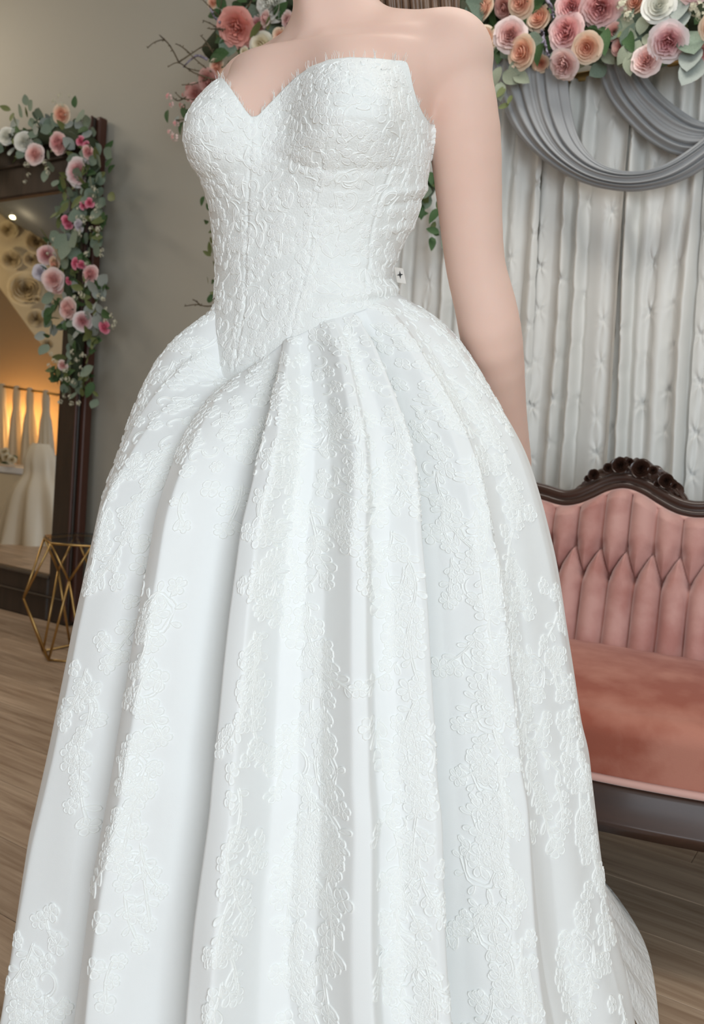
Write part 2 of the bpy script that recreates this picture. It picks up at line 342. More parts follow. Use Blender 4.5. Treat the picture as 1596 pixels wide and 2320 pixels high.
def ell(c, rad, k=.02, sub=False, yaw=0):
    c = np.array(c, np.float32); R = max(rad); sl, (X, Y, Z) = box_of(c - R, c + R); cy, sy = math.cos(yaw), math.sin(yaw)
    x, y, z = X - c[0], Y - c[1], Z - c[2]; x, y = x * cy + y * sy, -x * sy + y * cy
    k0 = np.sqrt((x / rad[0]) ** 2 + (y / rad[1]) ** 2 + (z / rad[2]) ** 2); k1 = np.sqrt((x / rad[0] ** 2) ** 2 + (y / rad[1] ** 2) ** 2 + (z / rad[2] ** 2) ** 2) + 1e-6
    q = k0 * (k0 - 1) / k1; D[sl] = -smin(-D[sl], q, k) if sub else smin(D[sl], q, k)
# torso from the same polar form, a little inside the bodice
sl, (X, Y, Z) = box_of((-.3, 1.02, .90), (.25, 1.5, 1.44), 0)
zz = np.clip(Z, .90, 1.5); rr = np.sqrt((X - np.interp(zz, TZ, T_c)) ** 2 + (Y - T_CY) ** 2); ps = np.arctan2(-(Y - T_CY), -(X - np.interp(zz, TZ, T_c)))
q = (rr - (torso_r(ps, np.interp(zz, TZ, np.arange(121))) - .006)) * .85
q = np.maximum(q, Z - 1.435); q = np.maximum(q, .91 - Z)
D[sl] = np.minimum(D[sl], q.astype(np.float32)); del X, Y, Z, q, rr, ps, zz
def lf(l, f_, z): c = np.interp(z, TZ, T_c); v = np.array([c, T_CY]) + Lx * l + Fx * f_; return np.array([v[0], v[1], z])
shL = at(1019, 131, 1.235); shR = at(580, 210, 1.40)                        # viewer's right and left shoulder joints
neck0 = at(765, 112, 1.28); neck1 = at(752, -60, 1.275); neck2 = at(742, -170, 1.26)
# upper chest and shoulder girdle
ell(at(760, 235, 1.265), (.135, .075, .085), .04, yaw=-TH)
cap(at(690, 190, 1.28), at(880, 170, 1.235), .062, .058, .05)
cap(neck0, shL, .050, .052, .045); cap(neck0, shR, .048, .046, .045)
cap(at(800, 60, 1.31), at(985, 122, 1.26), .026, .038, .05); cap(at(735, 70, 1.34), shR, .03, .032, .05)
cap(neck0, neck1, .062, .054, .03); cap(neck1, neck2, .054, .056, .02)
cap(at(700, -20, 1.235), at(712, 82, 1.215), .012, .008, .025)            # neck tendon
cap(at(735, 84, 1.196), at(930, 74, 1.185), .007, .008, .022)             # collarbones
cap(at(690, 95, 1.215), at(600, 136, 1.31), .007, .007, .022)
ell(shL, (.056, .058, .060), .03)
ell(shR, (.046, .050, .052), .03)
# viewer's right arm, hanging, forearm passing behind the skirt
e0 = at(1052, 300, 1.245); e1 = at(1066, 480, 1.262); e2 = at(1078, 600, 1.275); e3 = at(1100, 690, 1.283); e4 = at(1117, 780, 1.295); e5 = at(1145, 930, 1.385); e6 = at(1171, 1050, 1.475)
AP = spl(np.array([np.append(shL, .054), np.append(e0, .0515), np.append(e1, .0455), np.append(e2, .043), np.append(e3, .0445), np.append(e4, .0445), np.append(e5, .034), np.append(e6, .026)]), 22)
for a_, b_ in zip(AP[:-1], AP[1:]): cap(a_[:3], b_[:3], a_[3], b_[3], .0015)
def hand(wr, dr, side, palm_n):
    dr = np.array(dr, float); dr /= np.linalg.norm(dr); pn = np.array(palm_n, float); pn -= dr * (pn @ dr); pn /= np.linalg.norm(pn); sd = np.cross(dr, pn) * side
    p1 = wr + dr * .03; p2 = wr + dr * .085
    for w_ in (-.022, -.007, .008, .023): cap(p1 + sd * w_ * .6, p2 + sd * w_, .013, .0105, .012)
    for w_, L_ in ((-.027, .058), (-.009, .076), (.009, .083), (.027, .074)):
        a = p2 + sd * w_; b = a + dr * L_ * .45 + pn * .006; c_ = b + dr * L_ * .3 + pn * .014; d_ = c_ + dr * L_ * .22 + pn * .016
        cap(a, b, .0092, .0086, .003); cap(b, c_, .0086, .008, .003); cap(c_, d_, .008, .0068, .003)
    t0 = wr + dr * .025 + sd * .024; t1 = t0 + dr * .035 + sd * .022 + pn * .01; t2 = t1 + dr * .03 + sd * .004 + pn * .008
    cap(t0, t1, .014, .0105, .006); cap(t1, t2, .0105, .008, .003)
hand(e6, e6 - e5, 1, (-1, 0, 0))
# the other arm folded behind the back
g1 = at(600, 470, 1.46); g2 = at(650, 600, 1.47); g3 = at(740, 640, 1.465)
cap(shR, at(585, 300, 1.425), .048, .045, .03); cap(at(585, 300, 1.425), g1, .045, .041, .02); cap(g1, g2, .041, .038, .02); cap(g2, g3, .038, .028, .02); hand(g3, (.8, 0, -.35), 1, (0, -1, 0))
# head, out of the frame
hc = at(722, -330, 1.245); f3 = np.array([Fx[0], Fx[1], 0]); l3 = np.array([Lx[0], Lx[1], 0]); u3 = np.array([0, 0, 1.0])
cap(neck1, hc - u3 * .04 - f3 * -.0, .054, .052, .02)
ell(hc + u3 * .025 - f3 * .015, (.072, .092, .098), .02, yaw=-TH); ell(hc + f3 * .035 - u3 * .035, (.055, .055, .082), .03, yaw=-TH)
cap(hc + f3 * .088 + u3 * .01, hc + f3 * .112 - u3 * .022, .008, .012, .01)
for sg in (-1, 1):
    ell(hc + f3 * .092 + l3 * sg * .031 + u3 * .006, (.017, .014, .010), .008, sub=True, yaw=-TH)
    ell(hc + f3 * .077 + l3 * sg * .031 + u3 * .006, (.013, .013, .012), .002, yaw=-TH)
    cap(hc + l3 * sg * .074 - f3 * .01 + u3 * .02, hc + l3 * sg * .072 - f3 * .004 - u3 * .02, .012, .009, .008)
cap(hc + f3 * .096 - l3 * .018 - u3 * .05, hc + f3 * .096 + l3 * .018 - u3 * .05, .006, .006, .006); ell(hc + f3 * .084 - u3 * .086, (.022, .02, .018), .02, yaw=-TH)
# hips and legs, standing inside the skirt
hp = lf(0, -.01, .93)
ell(hp + np.array([0, 0, -.03]), (.135, .082, .11), .02, yaw=-TH)
for sg in (-1, 1):
    a = hp + l3 * sg * .075 - u3 * .06; kn = a - u3 * .40 + f3 * .02; an = kn - u3 * .37 - f3 * .02; an[2] = .12
    cap(a, kn, .070, .050, .03); cap(kn, an, .052, .034, .02); cap(an, an + f3 * .02 - u3 * .08, .032, .03, .02); cap(an + f3 * .0 - u3 * .085, an + f3 * .14 - u3 * .1, .03, .018, .02)
def surface_nets(D):
    s = D < 0; n = np.array(D.shape)
    c8 = [(i, j, k) for i in (0, 1) for j in (0, 1) for k in (0, 1)]
    def sh(A, o): return A[o[0]:n[0] - 1 + o[0], o[1]:n[1] - 1 + o[1], o[2]:n[2] - 1 + o[2]]
    cnt = sum(sh(s, o).astype(np.int8) for o in c8); act = (cnt > 0) & (cnt < 8)
    idx = np.full(act.shape, -1, np.int64); I = np.argwhere(act); idx[act] = np.arange(len(I))
    vals = np.stack([D[I[:, 0] + o[0], I[:, 1] + o[1], I[:, 2] + o[2]] for o in c8], 1)
    acc = np.zeros((len(I), 3)); cn = np.zeros(len(I))
    for a in range(8):
        for b in range(a + 1, 8):
            if sum(abs(np.array(c8[a]) - np.array(c8[b]))) != 1: continue
            m = (vals[:, a] < 0) != (vals[:, b] < 0); t = vals[:, a] / (vals[:, a] - vals[:, b] + 1e-12)
            p = np.array(c8[a]) + t[:, None] * (np.array(c8[b]) - np.array(c8[a])); acc[m] += p[m]; cn[m] += 1
    V = I + acc / cn[:, None]; Fs = []
    for ax in range(3):
        o = [0, 0, 0]; o[ax] = 1; u, v = [q for q in range(3) if q != ax]
        lo = [slice(1, -1)] * 3; lo[ax] = slice(0, -1); hi = [slice(1, -1)] * 3; hi[ax] = slice(1, None)
        a = s[tuple(lo)]; b = s[tuple(hi)]; E = np.argwhere(a != b); fl = a[tuple(E.T)]
        E = E + 1; E[:, ax] -= 1
        def cell(du, dv): q = E.copy(); q[:, u] -= du; q[:, v] -= dv; return idx[q[:, 0], q[:, 1], q[:, 2]]
        f = np.stack([cell(1, 1), cell(0, 1), cell(0, 0), cell(1, 0)], 1); 
        if ax == 1: fl = ~fl
        f[~fl] = f[~fl][:, ::-1]; Fs.append(f)
    Fs = np.concatenate(Fs); return V, Fs[(Fs >= 0).all(1)]
BV, BF = surface_nets(D); BV = BV * H + G0
def sdf(P):
    q = (P - G0) / H; i = np.clip(q.astype(int), 0, GN - 2); t = np.clip(q - i, 0, 1); r = 0
    for o in ((a, b, c) for a in (0, 1) for b in (0, 1) for c in (0, 1)):
        w_ = np.prod([t[..., k] if o[k] else 1 - t[..., k] for k in range(3)], axis=0); r = r + w_ * D[i[..., 0] + o[0], i[..., 1] + o[1], i[..., 2] + o[2]]
    return r
BV[:, 2] = BV[:, 2] - BV[:, 2].min() + .001
person = empty('person', (T_c[30], T_CY, 0))
tag(person, 'headless view of a person in a white strapless lace wedding gown, arm hanging at side', 'person')
person['label'] = 'person in strapless white lace wedding gown, one arm hanging beside the skirt'
body = mesh_np('body', BV, BF, M['skin'], person)
sm = body.modifiers.new('smooth', 'SMOOTH'); sm.iterations = 14; sm.factor = .5
# ---- bodice ----
NECK = [(505, 178), (515, 190), (535, 218), (556, 250), (570, 266), (585, 263), (604, 243), (640, 206), (670, 177), (705, 152), (745, 137), (790, 131), (850, 133), (905, 139), (917, 143), (924, 165), (933, 200), (945, 235), (958, 262), (972, 283), (1100, 300), (1100, 1400), (200, 1400), (200, 178)]
def inside(px, py, pg):
    r = np.zeros(px.shape, bool); n = len(pg)
    for i in range(n):
        (x0, y0), (x1, y1) = pg[i], pg[(i + 1) % n]
        if y0 == y1: continue
        c = ((y0 > py) != (y1 > py)) & (px < (x1 - x0) * (py - y0) / (y1 - y0) + x0); r ^= c
    return r
zf = np.linspace(.93, 1.48, 1101); P = torso_pts(PSI[:, None], zf[None, :]); px, py = proj(P)
ins = inside(px, py, NECK); above = ~ins & (zf[None, :] > 1.2)
ztop = np.where(above.any(1), zf[np.argmax(above, 1)], 1.42)
SEAM = np.array([(440, 700), (466, 781), (490, 838), (517, 871), (550, 850), (582, 826), (650, 772), (730, 735), (816, 706), (906, 671), (1000, 655)], float)
bel = py > np.interp(px, SEAM[:, 0], SEAM[:, 1]); zbot = zf[np.argmin(bel, 1)]
deg = np.degrees(PSI)
front = (deg > 38) & (deg < 172)
zl = ztop[np.argmin(np.abs(deg - 14))]; zr = ztop[np.argmin(np.abs(deg - 168))]
bk = (deg > 168) | (deg < 14); dd = np.where(deg < 14, deg + 360, deg); tt = np.clip((dd - 168) / (374 - 168), 0, 1)
ztop = np.where(bk, np.interp(tt, [0, .15, .5, .85, 1], [zr, 1.335, 1.33, 1.36, zl]), ztop)
zsl = 1.092; zsr = zbot[np.argmin(np.abs(deg - 168))]
kx = [-8, 8, 38, 48]; f2 = zbot[np.argmin(np.abs(deg - 28))]
zbot = np.where(deg < 28, np.interp(deg, [0, 8, 28], [zsl, zsl, f2]), zbot)
zbot = np.where(deg > 165, np.interp(deg, [165, 200, 300, 360], [zbot[np.argmin(np.abs(deg - 165))], zsr, 1.10, zsl]), zbot)
def csm(a, n):
    k = np.hanning(2 * n + 3)[1:-1]; k /= k.sum(); m = len(k) // 2; return np.convolve(np.concatenate([a[-m:], a, a[:m]]), k, 'valid')
zbot = csm(zbot, 7); ztop = csm(ztop, 2)
NB = 190; tb = np.linspace(0, 1, NB)
Zb = zbot[None, :] * (1 - tb[:, None]) + ztop[None, :] * tb[:, None]
PB = torso_pts(PSI[None, :], Zb)
def normals(P, wrap=True):
    du = (np.roll(P, -1, 1) - np.roll(P, 1, 1)) if wrap else np.gradient(P, axis=1); dv = np.gradient(P, axis=0)
    n = np.cross(du, dv); n /= np.linalg.norm(n, axis=-1, keepdims=True) + 1e-12; return n
def outward(P, N, c):
    s = np.sign(((P - c) * N)[..., :2].sum(-1)).mean(); return N * (1 if s > 0 else -1)
# seams (princess lines) and soft wrinkles at the waist
def wr(PB):
    px, py = proj(PB); d = np.zeros(px.shape)
    frontm = (np.sin(PSI)[None, :] > -.05)
    for pl in ([(572, 268), (566, 400), (560, 560), (556, 700), (530, 840)], [(742, 300), (728, 380), (712, 480), (700, 600), (672, 700), (655, 770)], [(452, 400), (470, 520), (484, 640), (486, 760)], [(905, 330), (872, 420), (842, 520), (830, 640), (822, 700)]):
        pl = np.array(pl, float); xs = np.interp(py, pl[:, 1], pl[:, 0]); m = (py > pl[0, 1]) & (py < pl[-1, 1]) & frontm
        d += np.where(m, -.0016 * np.exp(-((px - xs) / 3.2) ** 2) + .0008 * np.exp(-((px - xs) / 12) ** 2), 0)
    for (x0, y0, x1, y1, a, w_) in ((880, 440, 975, 425, .003, 9), (870, 468, 972, 452, -.002, 7), (880, 520, 940, 512, .0025, 9), (800, 600, 905, 585, .002, 11), (820, 640, 903, 628, -.0022, 9), (740, 676, 905, 655, .0028, 9), (780, 690, 880, 672, -.002, 6), (500, 560, 620, 585, .0012, 14)):
        L_ = math.hypot(x1 - x0, y1 - y0); ux, uy = (x1 - x0) / L_, (y1 - y0) / L_; t = (px - x0) * ux + (py - y0) * uy; n = -(px - x0) * uy + (py - y0) * ux
        d += np.where(frontm, a * np.exp(-(n / w_) ** 2) * np.exp(-(np.maximum(0, np.abs(t - L_ / 2) - L_ / 3) / (L_ / 4)) ** 2), 0)
    # crease under the bust
    for pl in ([(585, 330), (640, 356), (700, 378), (760, 388), (850, 384), (930, 372)], [(430, 385), (470, 408), (520, 392), (555, 350)]):
        pl = np.array(pl, float); ys = np.interp(px, pl[:, 0], pl[:, 1]); m = (px > pl[0, 0]) & (px < pl[-1, 0]) & frontm
        d += np.where(m, -.0016 * np.exp(-((py - ys) / 9) ** 2), 0)
    return d
ctr = np.array([T_c[60], T_CY, 0]); NBm = outward(PB, normals(PB), ctr)
PB = PB + NBm * (wr(PB) + .001)[..., None]
for it in range(4):
    d = sdf(PB); push = np.clip(.0035 - d, 0, .02); rad = PB - np.stack([np.interp(PB[..., 2], TZ, T_c), np.full(d.shape, T_CY), PB[..., 2]], -1); rad /= np.linalg.norm(rad, axis=-1, keepdims=True); PB = PB + rad * push[..., None] * .8
NBm = outward(PB, normals(PB), ctr)
gown = empty('wedding_gown', (T_c[30], T_CY, 0), person)
lip = [PB[-1] - NBm[-1] * .0022 + [0, 0, -.0003], PB[-2] - NBm[-2] * .0030, PB[-8] - NBm[-8] * .0035]
VB = np.concatenate([PB.reshape(-1, 3)] + [np.array(l) for l in lip]); bodice = mesh_np('bodice', VB, grid_faces(NB + 3, NPS, True), M['lacebase'], gown)
# ---- skirt ----
SL = np.array([(484, 690), (478, 706), (462, 718), (430, 735), (380, 780), (340, 840), (310, 905), (285, 970), (265, 1035), (240, 1100), (220, 1180), (205, 1250), (185, 1330), (165, 1420), (150, 1500), (130, 1600), (110, 1700), (88, 1800), (65, 1900), (50, 2000), (35, 2100), (20, 2200), (5, 2290), (-20, 2450)], float)
SR = np.array([(900, 655), (908, 668), (925, 676), (960, 690), (1000, 725), (1040, 770), (1075, 820), (1110, 880), (1140, 930), (1170, 980), (1195, 1030), (1215, 1090), (1230, 1140), (1245, 1200), (1260, 1260), (1272, 1330), (1285, 1420), (1298, 1500), (1310, 1580), (1320, 1650), (1335, 1730), (1345, 1810), (1357, 1900), (1368, 1980), (1380, 2060), (1396, 2130), (1422, 2220), (1440, 2320), (1455, 2450)], float)
NR = 460; ts = np.linspace(0, 1, NR); NSK = 1440; PS2 = np.arange(NSK) * 2 * math.pi / NSK
zt2 = np.interp(PS2, np.append(PSI, 2 * math.pi), np.append(zbot, zbot[0])) + .004
b0 = PB[3]; rb0 = np.hypot(b0[:, 0] - np.interp(b0[:, 2], TZ, T_c), b0[:, 1] - T_CY); rt2 = np.interp(PS2, np.append(PSI, 2 * math.pi), np.append(rb0, rb0[0])) - .0015
hz = .004
zrow = zt2[None, :] - (zt2[None, :] - hz) * (ts[:, None] ** 1.35)
uc = (1 - np.cos(PS2)) / 2; frontc = np.sin(PS2) > 0
# fold profile across the front (u) with edges that drift down the skirt
KU = [0, .035, .05, .085, .125, .155, .178, .215, .26, .31, .335, .352, .39, .43, .475, .52, .565, .592, .61, .65, .69, .705, .73, .765, .80, .83, .86, .90, .95, 1]
KH = [.1, -.15, .5, .8, .1, -.75, .55, .9, .35, -.35, -.9, .9, 1.0, -.2, -.45, -.05, .95, 1.0, .35, .35, .75, .7, -.9, -.35, .75, .85, .25, .1, .45, .15]
def warp_top(u): return np.interp(u, [0, .127, .40, .66, .685, .76, 1], [0, .178, .345, .592, .61, .715, 1])
def warp_bot(u): return np.interp(u, [0, .15, .31, .60, .70, 1], [0, .17, .335, .60, .71, 1])
sst = lambda a: a * a * (3 - 2 * a)
bkf = .55 * np.sin(PS2 * 13 + .7) + .35 * np.sin(PS2 * 21 + 2.1); edge = np.clip(np.abs(np.sin(PS2)) / .12, 0, 1)[None, :]
kf = np.hanning(7)[1:-1]; kf /= kf.sum(); frw = np.clip(np.sin(PS2), 0, 1) ** 1.3
elf = np.where(np.sin(PS2) > 0, 1 / np.sqrt(np.cos(PS2) ** 2 + (np.sin(PS2) / .86) ** 2), 1.0)
GZ = np.linspace(hz, 1.12, 150); Gs = np.interp(GZ, [0, .3, .6, .85, 1.0, 1.12], [.47, .45, .40, .32, .24, .16]); Gc = np.full(150, T_c[40]); GY = T_CY + .01
lam = .030 + .050 * frw
def skirt_at(Z):
    d = np.clip(zt2[None, :] - Z, 0, None); t = (d / (zt2 - hz)[None, :]) ** (1 / 1.35)
    w1 = sst(np.clip(1 - t / .42, 0, 1)); w2 = sst(np.clip((t - .42) / .55, 0, 1))
    um = uc * (1 - w1 - w2) + warp_top(uc) * w1 + warp_bot(uc) * w2; fo = np.where(frontc[None, :], np.interp(um, KU, KH), bkf[None, :])
    fp_ = np.concatenate([fo[:, -2:], fo, fo[:, :2]], 1); fo = sum(kf[q] * fp_[:, q:q + NSK] for q in range(5))
    amp = np.interp(t, [0, .01, .04, .10, .25, .5, 1], [.0, .003, .012, .024, .035, .041, .050])
    wv = .004 * np.sin(PS2 * 9 + 3 * t) * t + .003 * np.sin(PS2 * 31 + 5 * np.sin(3 * t)) * t
    w_ = 1 - np.exp(-d / lam[None, :]); G = np.interp(Z, GZ, Gs); shal = 1 - .16 * np.exp(-((np.degrees(PS2) - 68) / 34) ** 2)[None, :] * np.clip(1 - t / .25, 0, 1) ** 1.5
    r = rt2[None, :] + (G * elf[None, :] * shal - rt2[None, :]) * w_ + fo * amp * (.35 + .65 * edge) + wv
    c0 = np.interp(zt2, TZ, T_c)[None, :]; cx = c0 * (1 - w_) + np.interp(Z, GZ, Gc) * w_; cy = T_CY * (1 - w_) + GY * w_
    return np.stack([cx - np.cos(PS2) * r, cy - np.sin(PS2) * r, Z + 0 * r], -1), w_
for it in range(18):
    Zs = np.repeat(GZ[:, None], NSK, 1); P, w_ = skirt_at(Zs); px, py = proj(P); k_ = np.arange(150); bad_ = Zs > zt2[None, :] - .004
    jl = np.where(bad_, 1e9, px).argmin(1); jr = np.where(bad_, -1e9, px).argmax(1)
    xl, yl, xr, yr = px[k_, jl], py[k_, jl], px[k_, jr], py[k_, jr]; wl, wr_ = w_[k_, jl], w_[k_, jr]
    tl = np.interp(yl, SL[:, 1], SL[:, 0]); tr = np.interp(yr, SR[:, 1], SR[:, 0])
    okl = (wl > .45); okr = (wr_ > .45); el = np.where(okl, (xl - tl) / F * 1.27 / np.maximum(wl, .6), 0); er = np.where(okr, (tr - xr) / F * 1.27 / np.maximum(wr_, .6), 0)
    Gs = Gs + (el + er) / 2 * .7; Gc = Gc + (er - el) / 2 * .7
    n0 = int(np.where(okl & okr)[0].max()); Gs[n0 + 1:] = Gs[n0] + (np.arange(149 - n0) + 1) * min(0, (Gs[n0] - Gs[n0 - 4]) / 4) * .9; Gc[n0 + 1:] = Gc[n0]; Gs = np.maximum(Gs, .13)
    ker = np.array([1, 2, 3, 2, 1]) / 9.; Gs = np.convolve(np.pad(Gs, 2, 'edge'), ker, 'valid'); Gc = np.convolve(np.pad(Gc, 2, 'edge'), ker, 'valid')
PK, _w = skirt_at(zrow)
for it in range(5):
    d_ = sdf(PK[:220]); rad = PK[:220] - np.array([T_c[40], T_CY, 0]); rad[..., 2] = 0; rad /= np.linalg.norm(rad, axis=-1, keepdims=True); PK[:220] += rad * (np.clip(.005 - d_, 0, .02) * .9 * ((np.degrees(PS2) > 15) & (np.degrees(PS2) < 150))[None, :])[..., None]
kr = np.hanning(19)[1:-1]; kr /= kr.sum(); Pp = np.concatenate([np.repeat(PK[:1], 8, 0), PK, np.repeat(PK[-1:], 8, 0)]); Sm = sum(kr[i] * Pp[i:i + NR] for i in range(17)); wv_ = np.clip((np.arange(NR) - 5) / 16., 0, 1)[:, None, None]
PK = PK * (1 - wv_) + Sm * wv_; PK[:, :, 2] = np.maximum(PK[:, :, 2], .003)
ctr2 = np.array([Gc[50], GY, 0]); NK = outward(PK, normals(PK), ctr2)
skirt = mesh_np('skirt', PK.reshape(-1, 3), grid_faces(NR, NSK, True), M['satin'], gown)
# ---- lace: cords and raised petals laid on the cloth ----
def bil(A, r, c):
    nr, nc = A.shape[:2]; r = np.clip(r, 0, nr - 1.001); r0 = r.astype(int); fr = (r - r0)[:, None]; c = c % nc; c0 = c.astype(int); fc = (c - c0)[:, None]; c1 = (c0 + 1) % nc
    return (A[r0, c0] * (1 - fc) + A[r0, c1] * fc) * (1 - fr) + (A[r0 + 1, c0] * (1 - fc) + A[r0 + 1, c1] * fc) * fr
def petal(x, y, a, L_, W, n=11, sq=1.0):
    t = np.linspace(0, 1, n); th = t * 2 * math.pi; yy = L_ * (1 - np.cos(th)) / 2; xx = W * np.sin(th) * (np.sin(th / 2) ** sq)
    c, s = math.cos(a), math.sin(a); return np.stack([x + xx * c - yy * s, y + xx * s + yy * c], 1)
def flower(x, y, R, n=5, a0=None):
    a0 = random.random() * 6.28 if a0 is None else a0; out = []
    for k in range(n):
        a = a0 + k * 2 * math.pi / n + random.uniform(-.12, .12); L_ = R * random.uniform(.85, 1.1)
        out.append(('p', petal(x, y, a, L_, R * .47 * 5 / n)))
    t = np.linspace(0, 2 * math.pi, 8); out.append(('c', np.stack([x + R * .16 * np.cos(t), y + R * .16 * np.sin(t)], 1))); return out
def leafp(x, y, a, L_, W=None): 
    o = [('p', petal(x, y, a, L_, (W or L_ * .28)))]
    if random.random() < .5: o.append(('c', np.stack([[x, y], [x - math.sin(a) * L_ * .7, y + math.cos(a) * L_ * .7]]))); 
    return o
def curve(x, y, a, L_, bend, n=12):
    t = np.linspace(0, 1, n); h = a + bend * t; dx = -np.sin(h) * L_ / n; dy = np.cos(h) * L_ / n
    return np.stack([x + np.cumsum(dx), y + np.cumsum(dy)], 1), h[-1]
def scroll(x, y, a, R):
    t = np.linspace(0, 1, 16); th = a + t * 5.2; r = R * (1 - .8 * t); return [('c', np.stack([x + r * np.cos(th), y + r * np.sin(th)], 1)), ('c', np.stack([x + r * .82 * np.cos(th), y + r * .82 * np.sin(th)], 1))]
def spray(x, y, a, L_, big=1.0):
    out = []; b = random.uniform(-1.3, 1.3); c, h = curve(x, y, a, L_, b, 18); out.append(('c', c)); out.append(('c', c + np.array([.0022, .0005])))
    n = max(3, int(L_ / .011))
    for k in range(n):
        i = int(k / n * 16) + 1; hh = a + b * i / 18; sd = 1 if k % 2 else -1
        if random.random() < .3: out += flower(*(c[i] + sd * np.array([math.cos(hh), math.sin(hh)]) * .008 * big), random.uniform(.007, .011) * big)
        else: out += leafp(*c[i], hh + sd * random.uniform(-1.2, -.6) * 1.0, random.uniform(.010, .018) * big)
    out += flower(*c[-1], random.uniform(.009, .013) * big, random.choice([4, 5, 6])); return out
def medallion(x, y, R):
    out = []; 
    for k in range(2): 
        t = np.linspace(0, 2 * math.pi, 20); w_ = 1 + .08 * np.sin(t * 5 + k); out.append(('c', np.stack([x + (R - .004 * k) * w_ * np.cos(t), y + 1.15 * (R - .004 * k) * w_ * np.sin(t)], 1)))
    out += flower(x, y, R * .7, 6)
    for k in range(9): a = k * .7; out += leafp(x - math.sin(a) * R, y + math.cos(a) * R * 1.15, a + random.uniform(-.4, .4), .013)
    return out
def lay(name, items, P, N, mapper, m, mfill, cw=.00105, ch=.0012):
    """items: (r0,c0,kind,pts) ; mapper turns local metres at r0,c0 into rows/cols"""
    polys = []
    for (r0, c0, kind, pts) in items: r, c = mapper(r0, c0, pts); polys.append((kind, r, c))
    V = []; Fq = []; base = 0; mi = []
    lens = sorted(set(len(p[1]) for p in polys))
    for n in lens:
        grp = [p for p in polys if len(p[1]) == n]; R_ = np.array([p[1] for p in grp]).ravel(); C_ = np.array([p[2] for p in grp]).ravel()
        Q = bil(P, R_, C_).reshape(-1, n, 3); Nn = bil(N, R_, C_).reshape(-1, n, 3); Nn /= np.linalg.norm(Nn, axis=-1, keepdims=True)
        T = np.gradient(Q, axis=1); T /= np.linalg.norm(T, axis=-1, keepdims=True) + 1e-9; Bn = np.cross(T, Nn)
        jit = 1 + .25 * rng.standard_normal(Q.shape[:2])[..., None] * .5
        hm = np.ones(Q.shape[:2]); op = np.array([p[0] == 'c' for p in grp]); hm[op, 0] = hm[op, -1] = .08; hm = hm[..., None]; jit = jit * hm; Bn = Bn * (.25 + .75 * hm)
        v = np.stack([Q + Bn * cw - Nn * .0002, Q + Bn * cw * .35 + Nn * ch * jit, Q - Bn * cw * .35 + Nn * ch * jit, Q - Bn * cw - Nn * .0002], 2)
        g = len(grp); V.append(v.reshape(-1, 3)); o = base + (np.arange(g)[:, None, None] * n + np.arange(n - 1)[None, :, None]) * 4; 
        for e in range(3): Fq.append(np.stack([o + e, o + e + 1, o + e + 5, o + e + 4], -1).reshape(-1, 4)); mi.append(np.zeros(len(Fq[-1]), int))
        base += g * n * 4
    pg = [p for p in polys if p[0] == 'p']
    n = 11; R_ = np.array([p[1] for p in pg]).ravel(); C_ = np.array([p[2] for p in pg]).ravel()
    Q = bil(P, R_, C_).reshape(-1, n, 3); Nn = bil(N, R_, C_).reshape(-1, n, 3); q = Q[:, :-1] + Nn[:, :-1] * .0003; cn = Q[:, :-1].mean(1) + Nn[:, 0] * .0011
    g = len(pg); md = cn[:, None] * .45 + Q[:, :-1] * .55 + Nn[:, :1] * .0007
    V.append(np.concatenate([q, md, cn[:, None]], 1).reshape(-1, 3)); o = base + np.arange(g)[:, None] * 21; k = np.arange(10)[None, :]; k1 = (k + 1) % 10
    Fq.append(np.stack([o + k, o + k1, o + 10 + k1, o + 10 + k], -1).reshape(-1, 4)); mi.append(np.ones(len(Fq[-1]), int))
    tri = np.stack([o + 10 + k, o + 10 + k1, o + 20 + 0 * k, o + 20 + 0 * k], -1)[:, ::2]
    tri = np.stack([o + 10 + k[:, ::2], o + 10 + (k[:, ::2] + 1) % 10, o + 10 + (k[:, ::2] + 2) % 10, o + 20 + 0 * k[:, ::2]], -1).reshape(-1, 4)
    Fq.append(tri); mi.append(np.ones(len(tri), int))
    o = mesh_np(name, np.concatenate(V), np.concatenate(Fq), [m, mfill], gown, True, np.concatenate(mi)); o['kind'] = 'stuff'; return o
# bodice lace, dense
nbr, nbc = PB.shape[:2]
def mapB(r0, c0, pts):
    ri = int(min(max(r0, 3), nbr - 4)); ci = int(c0) % nbc; a = PB[ri, (ci + 2) % nbc] - PB[ri, ci - 2]; sc_ = max(math.hypot(a[0], a[1]) / 4, 3e-4)
    b = PB[ri + 3, ci] - PB[ri - 3, ci]; kz = abs(b[2]) / (np.linalg.norm(b) + 1e-9)
    zb_ = np.interp(c0 % nbc, np.arange(nbc), zbot); zt_ = np.interp(c0 % nbc, np.arange(nbc), ztop); z = zb_ + (zt_ - zb_) * r0 / (nbr - 1) + pts[:, 1] * kz
    c = c0 + pts[:, 0] / sc_; cm_ = c % nbc; zb2 = np.interp(cm_, np.arange(nbc), zbot); zt2_ = np.interp(cm_, np.arange(nbc), ztop); return (z - zb2) / (zt2_ - zb2) * (nbr - 1), c
items = []; occ = []
def try_place(store, p, d):
    if store and np.min(np.linalg.norm(np.array(store) - p, axis=1)) < d: return False
    store.append(p); return True
cand = 0
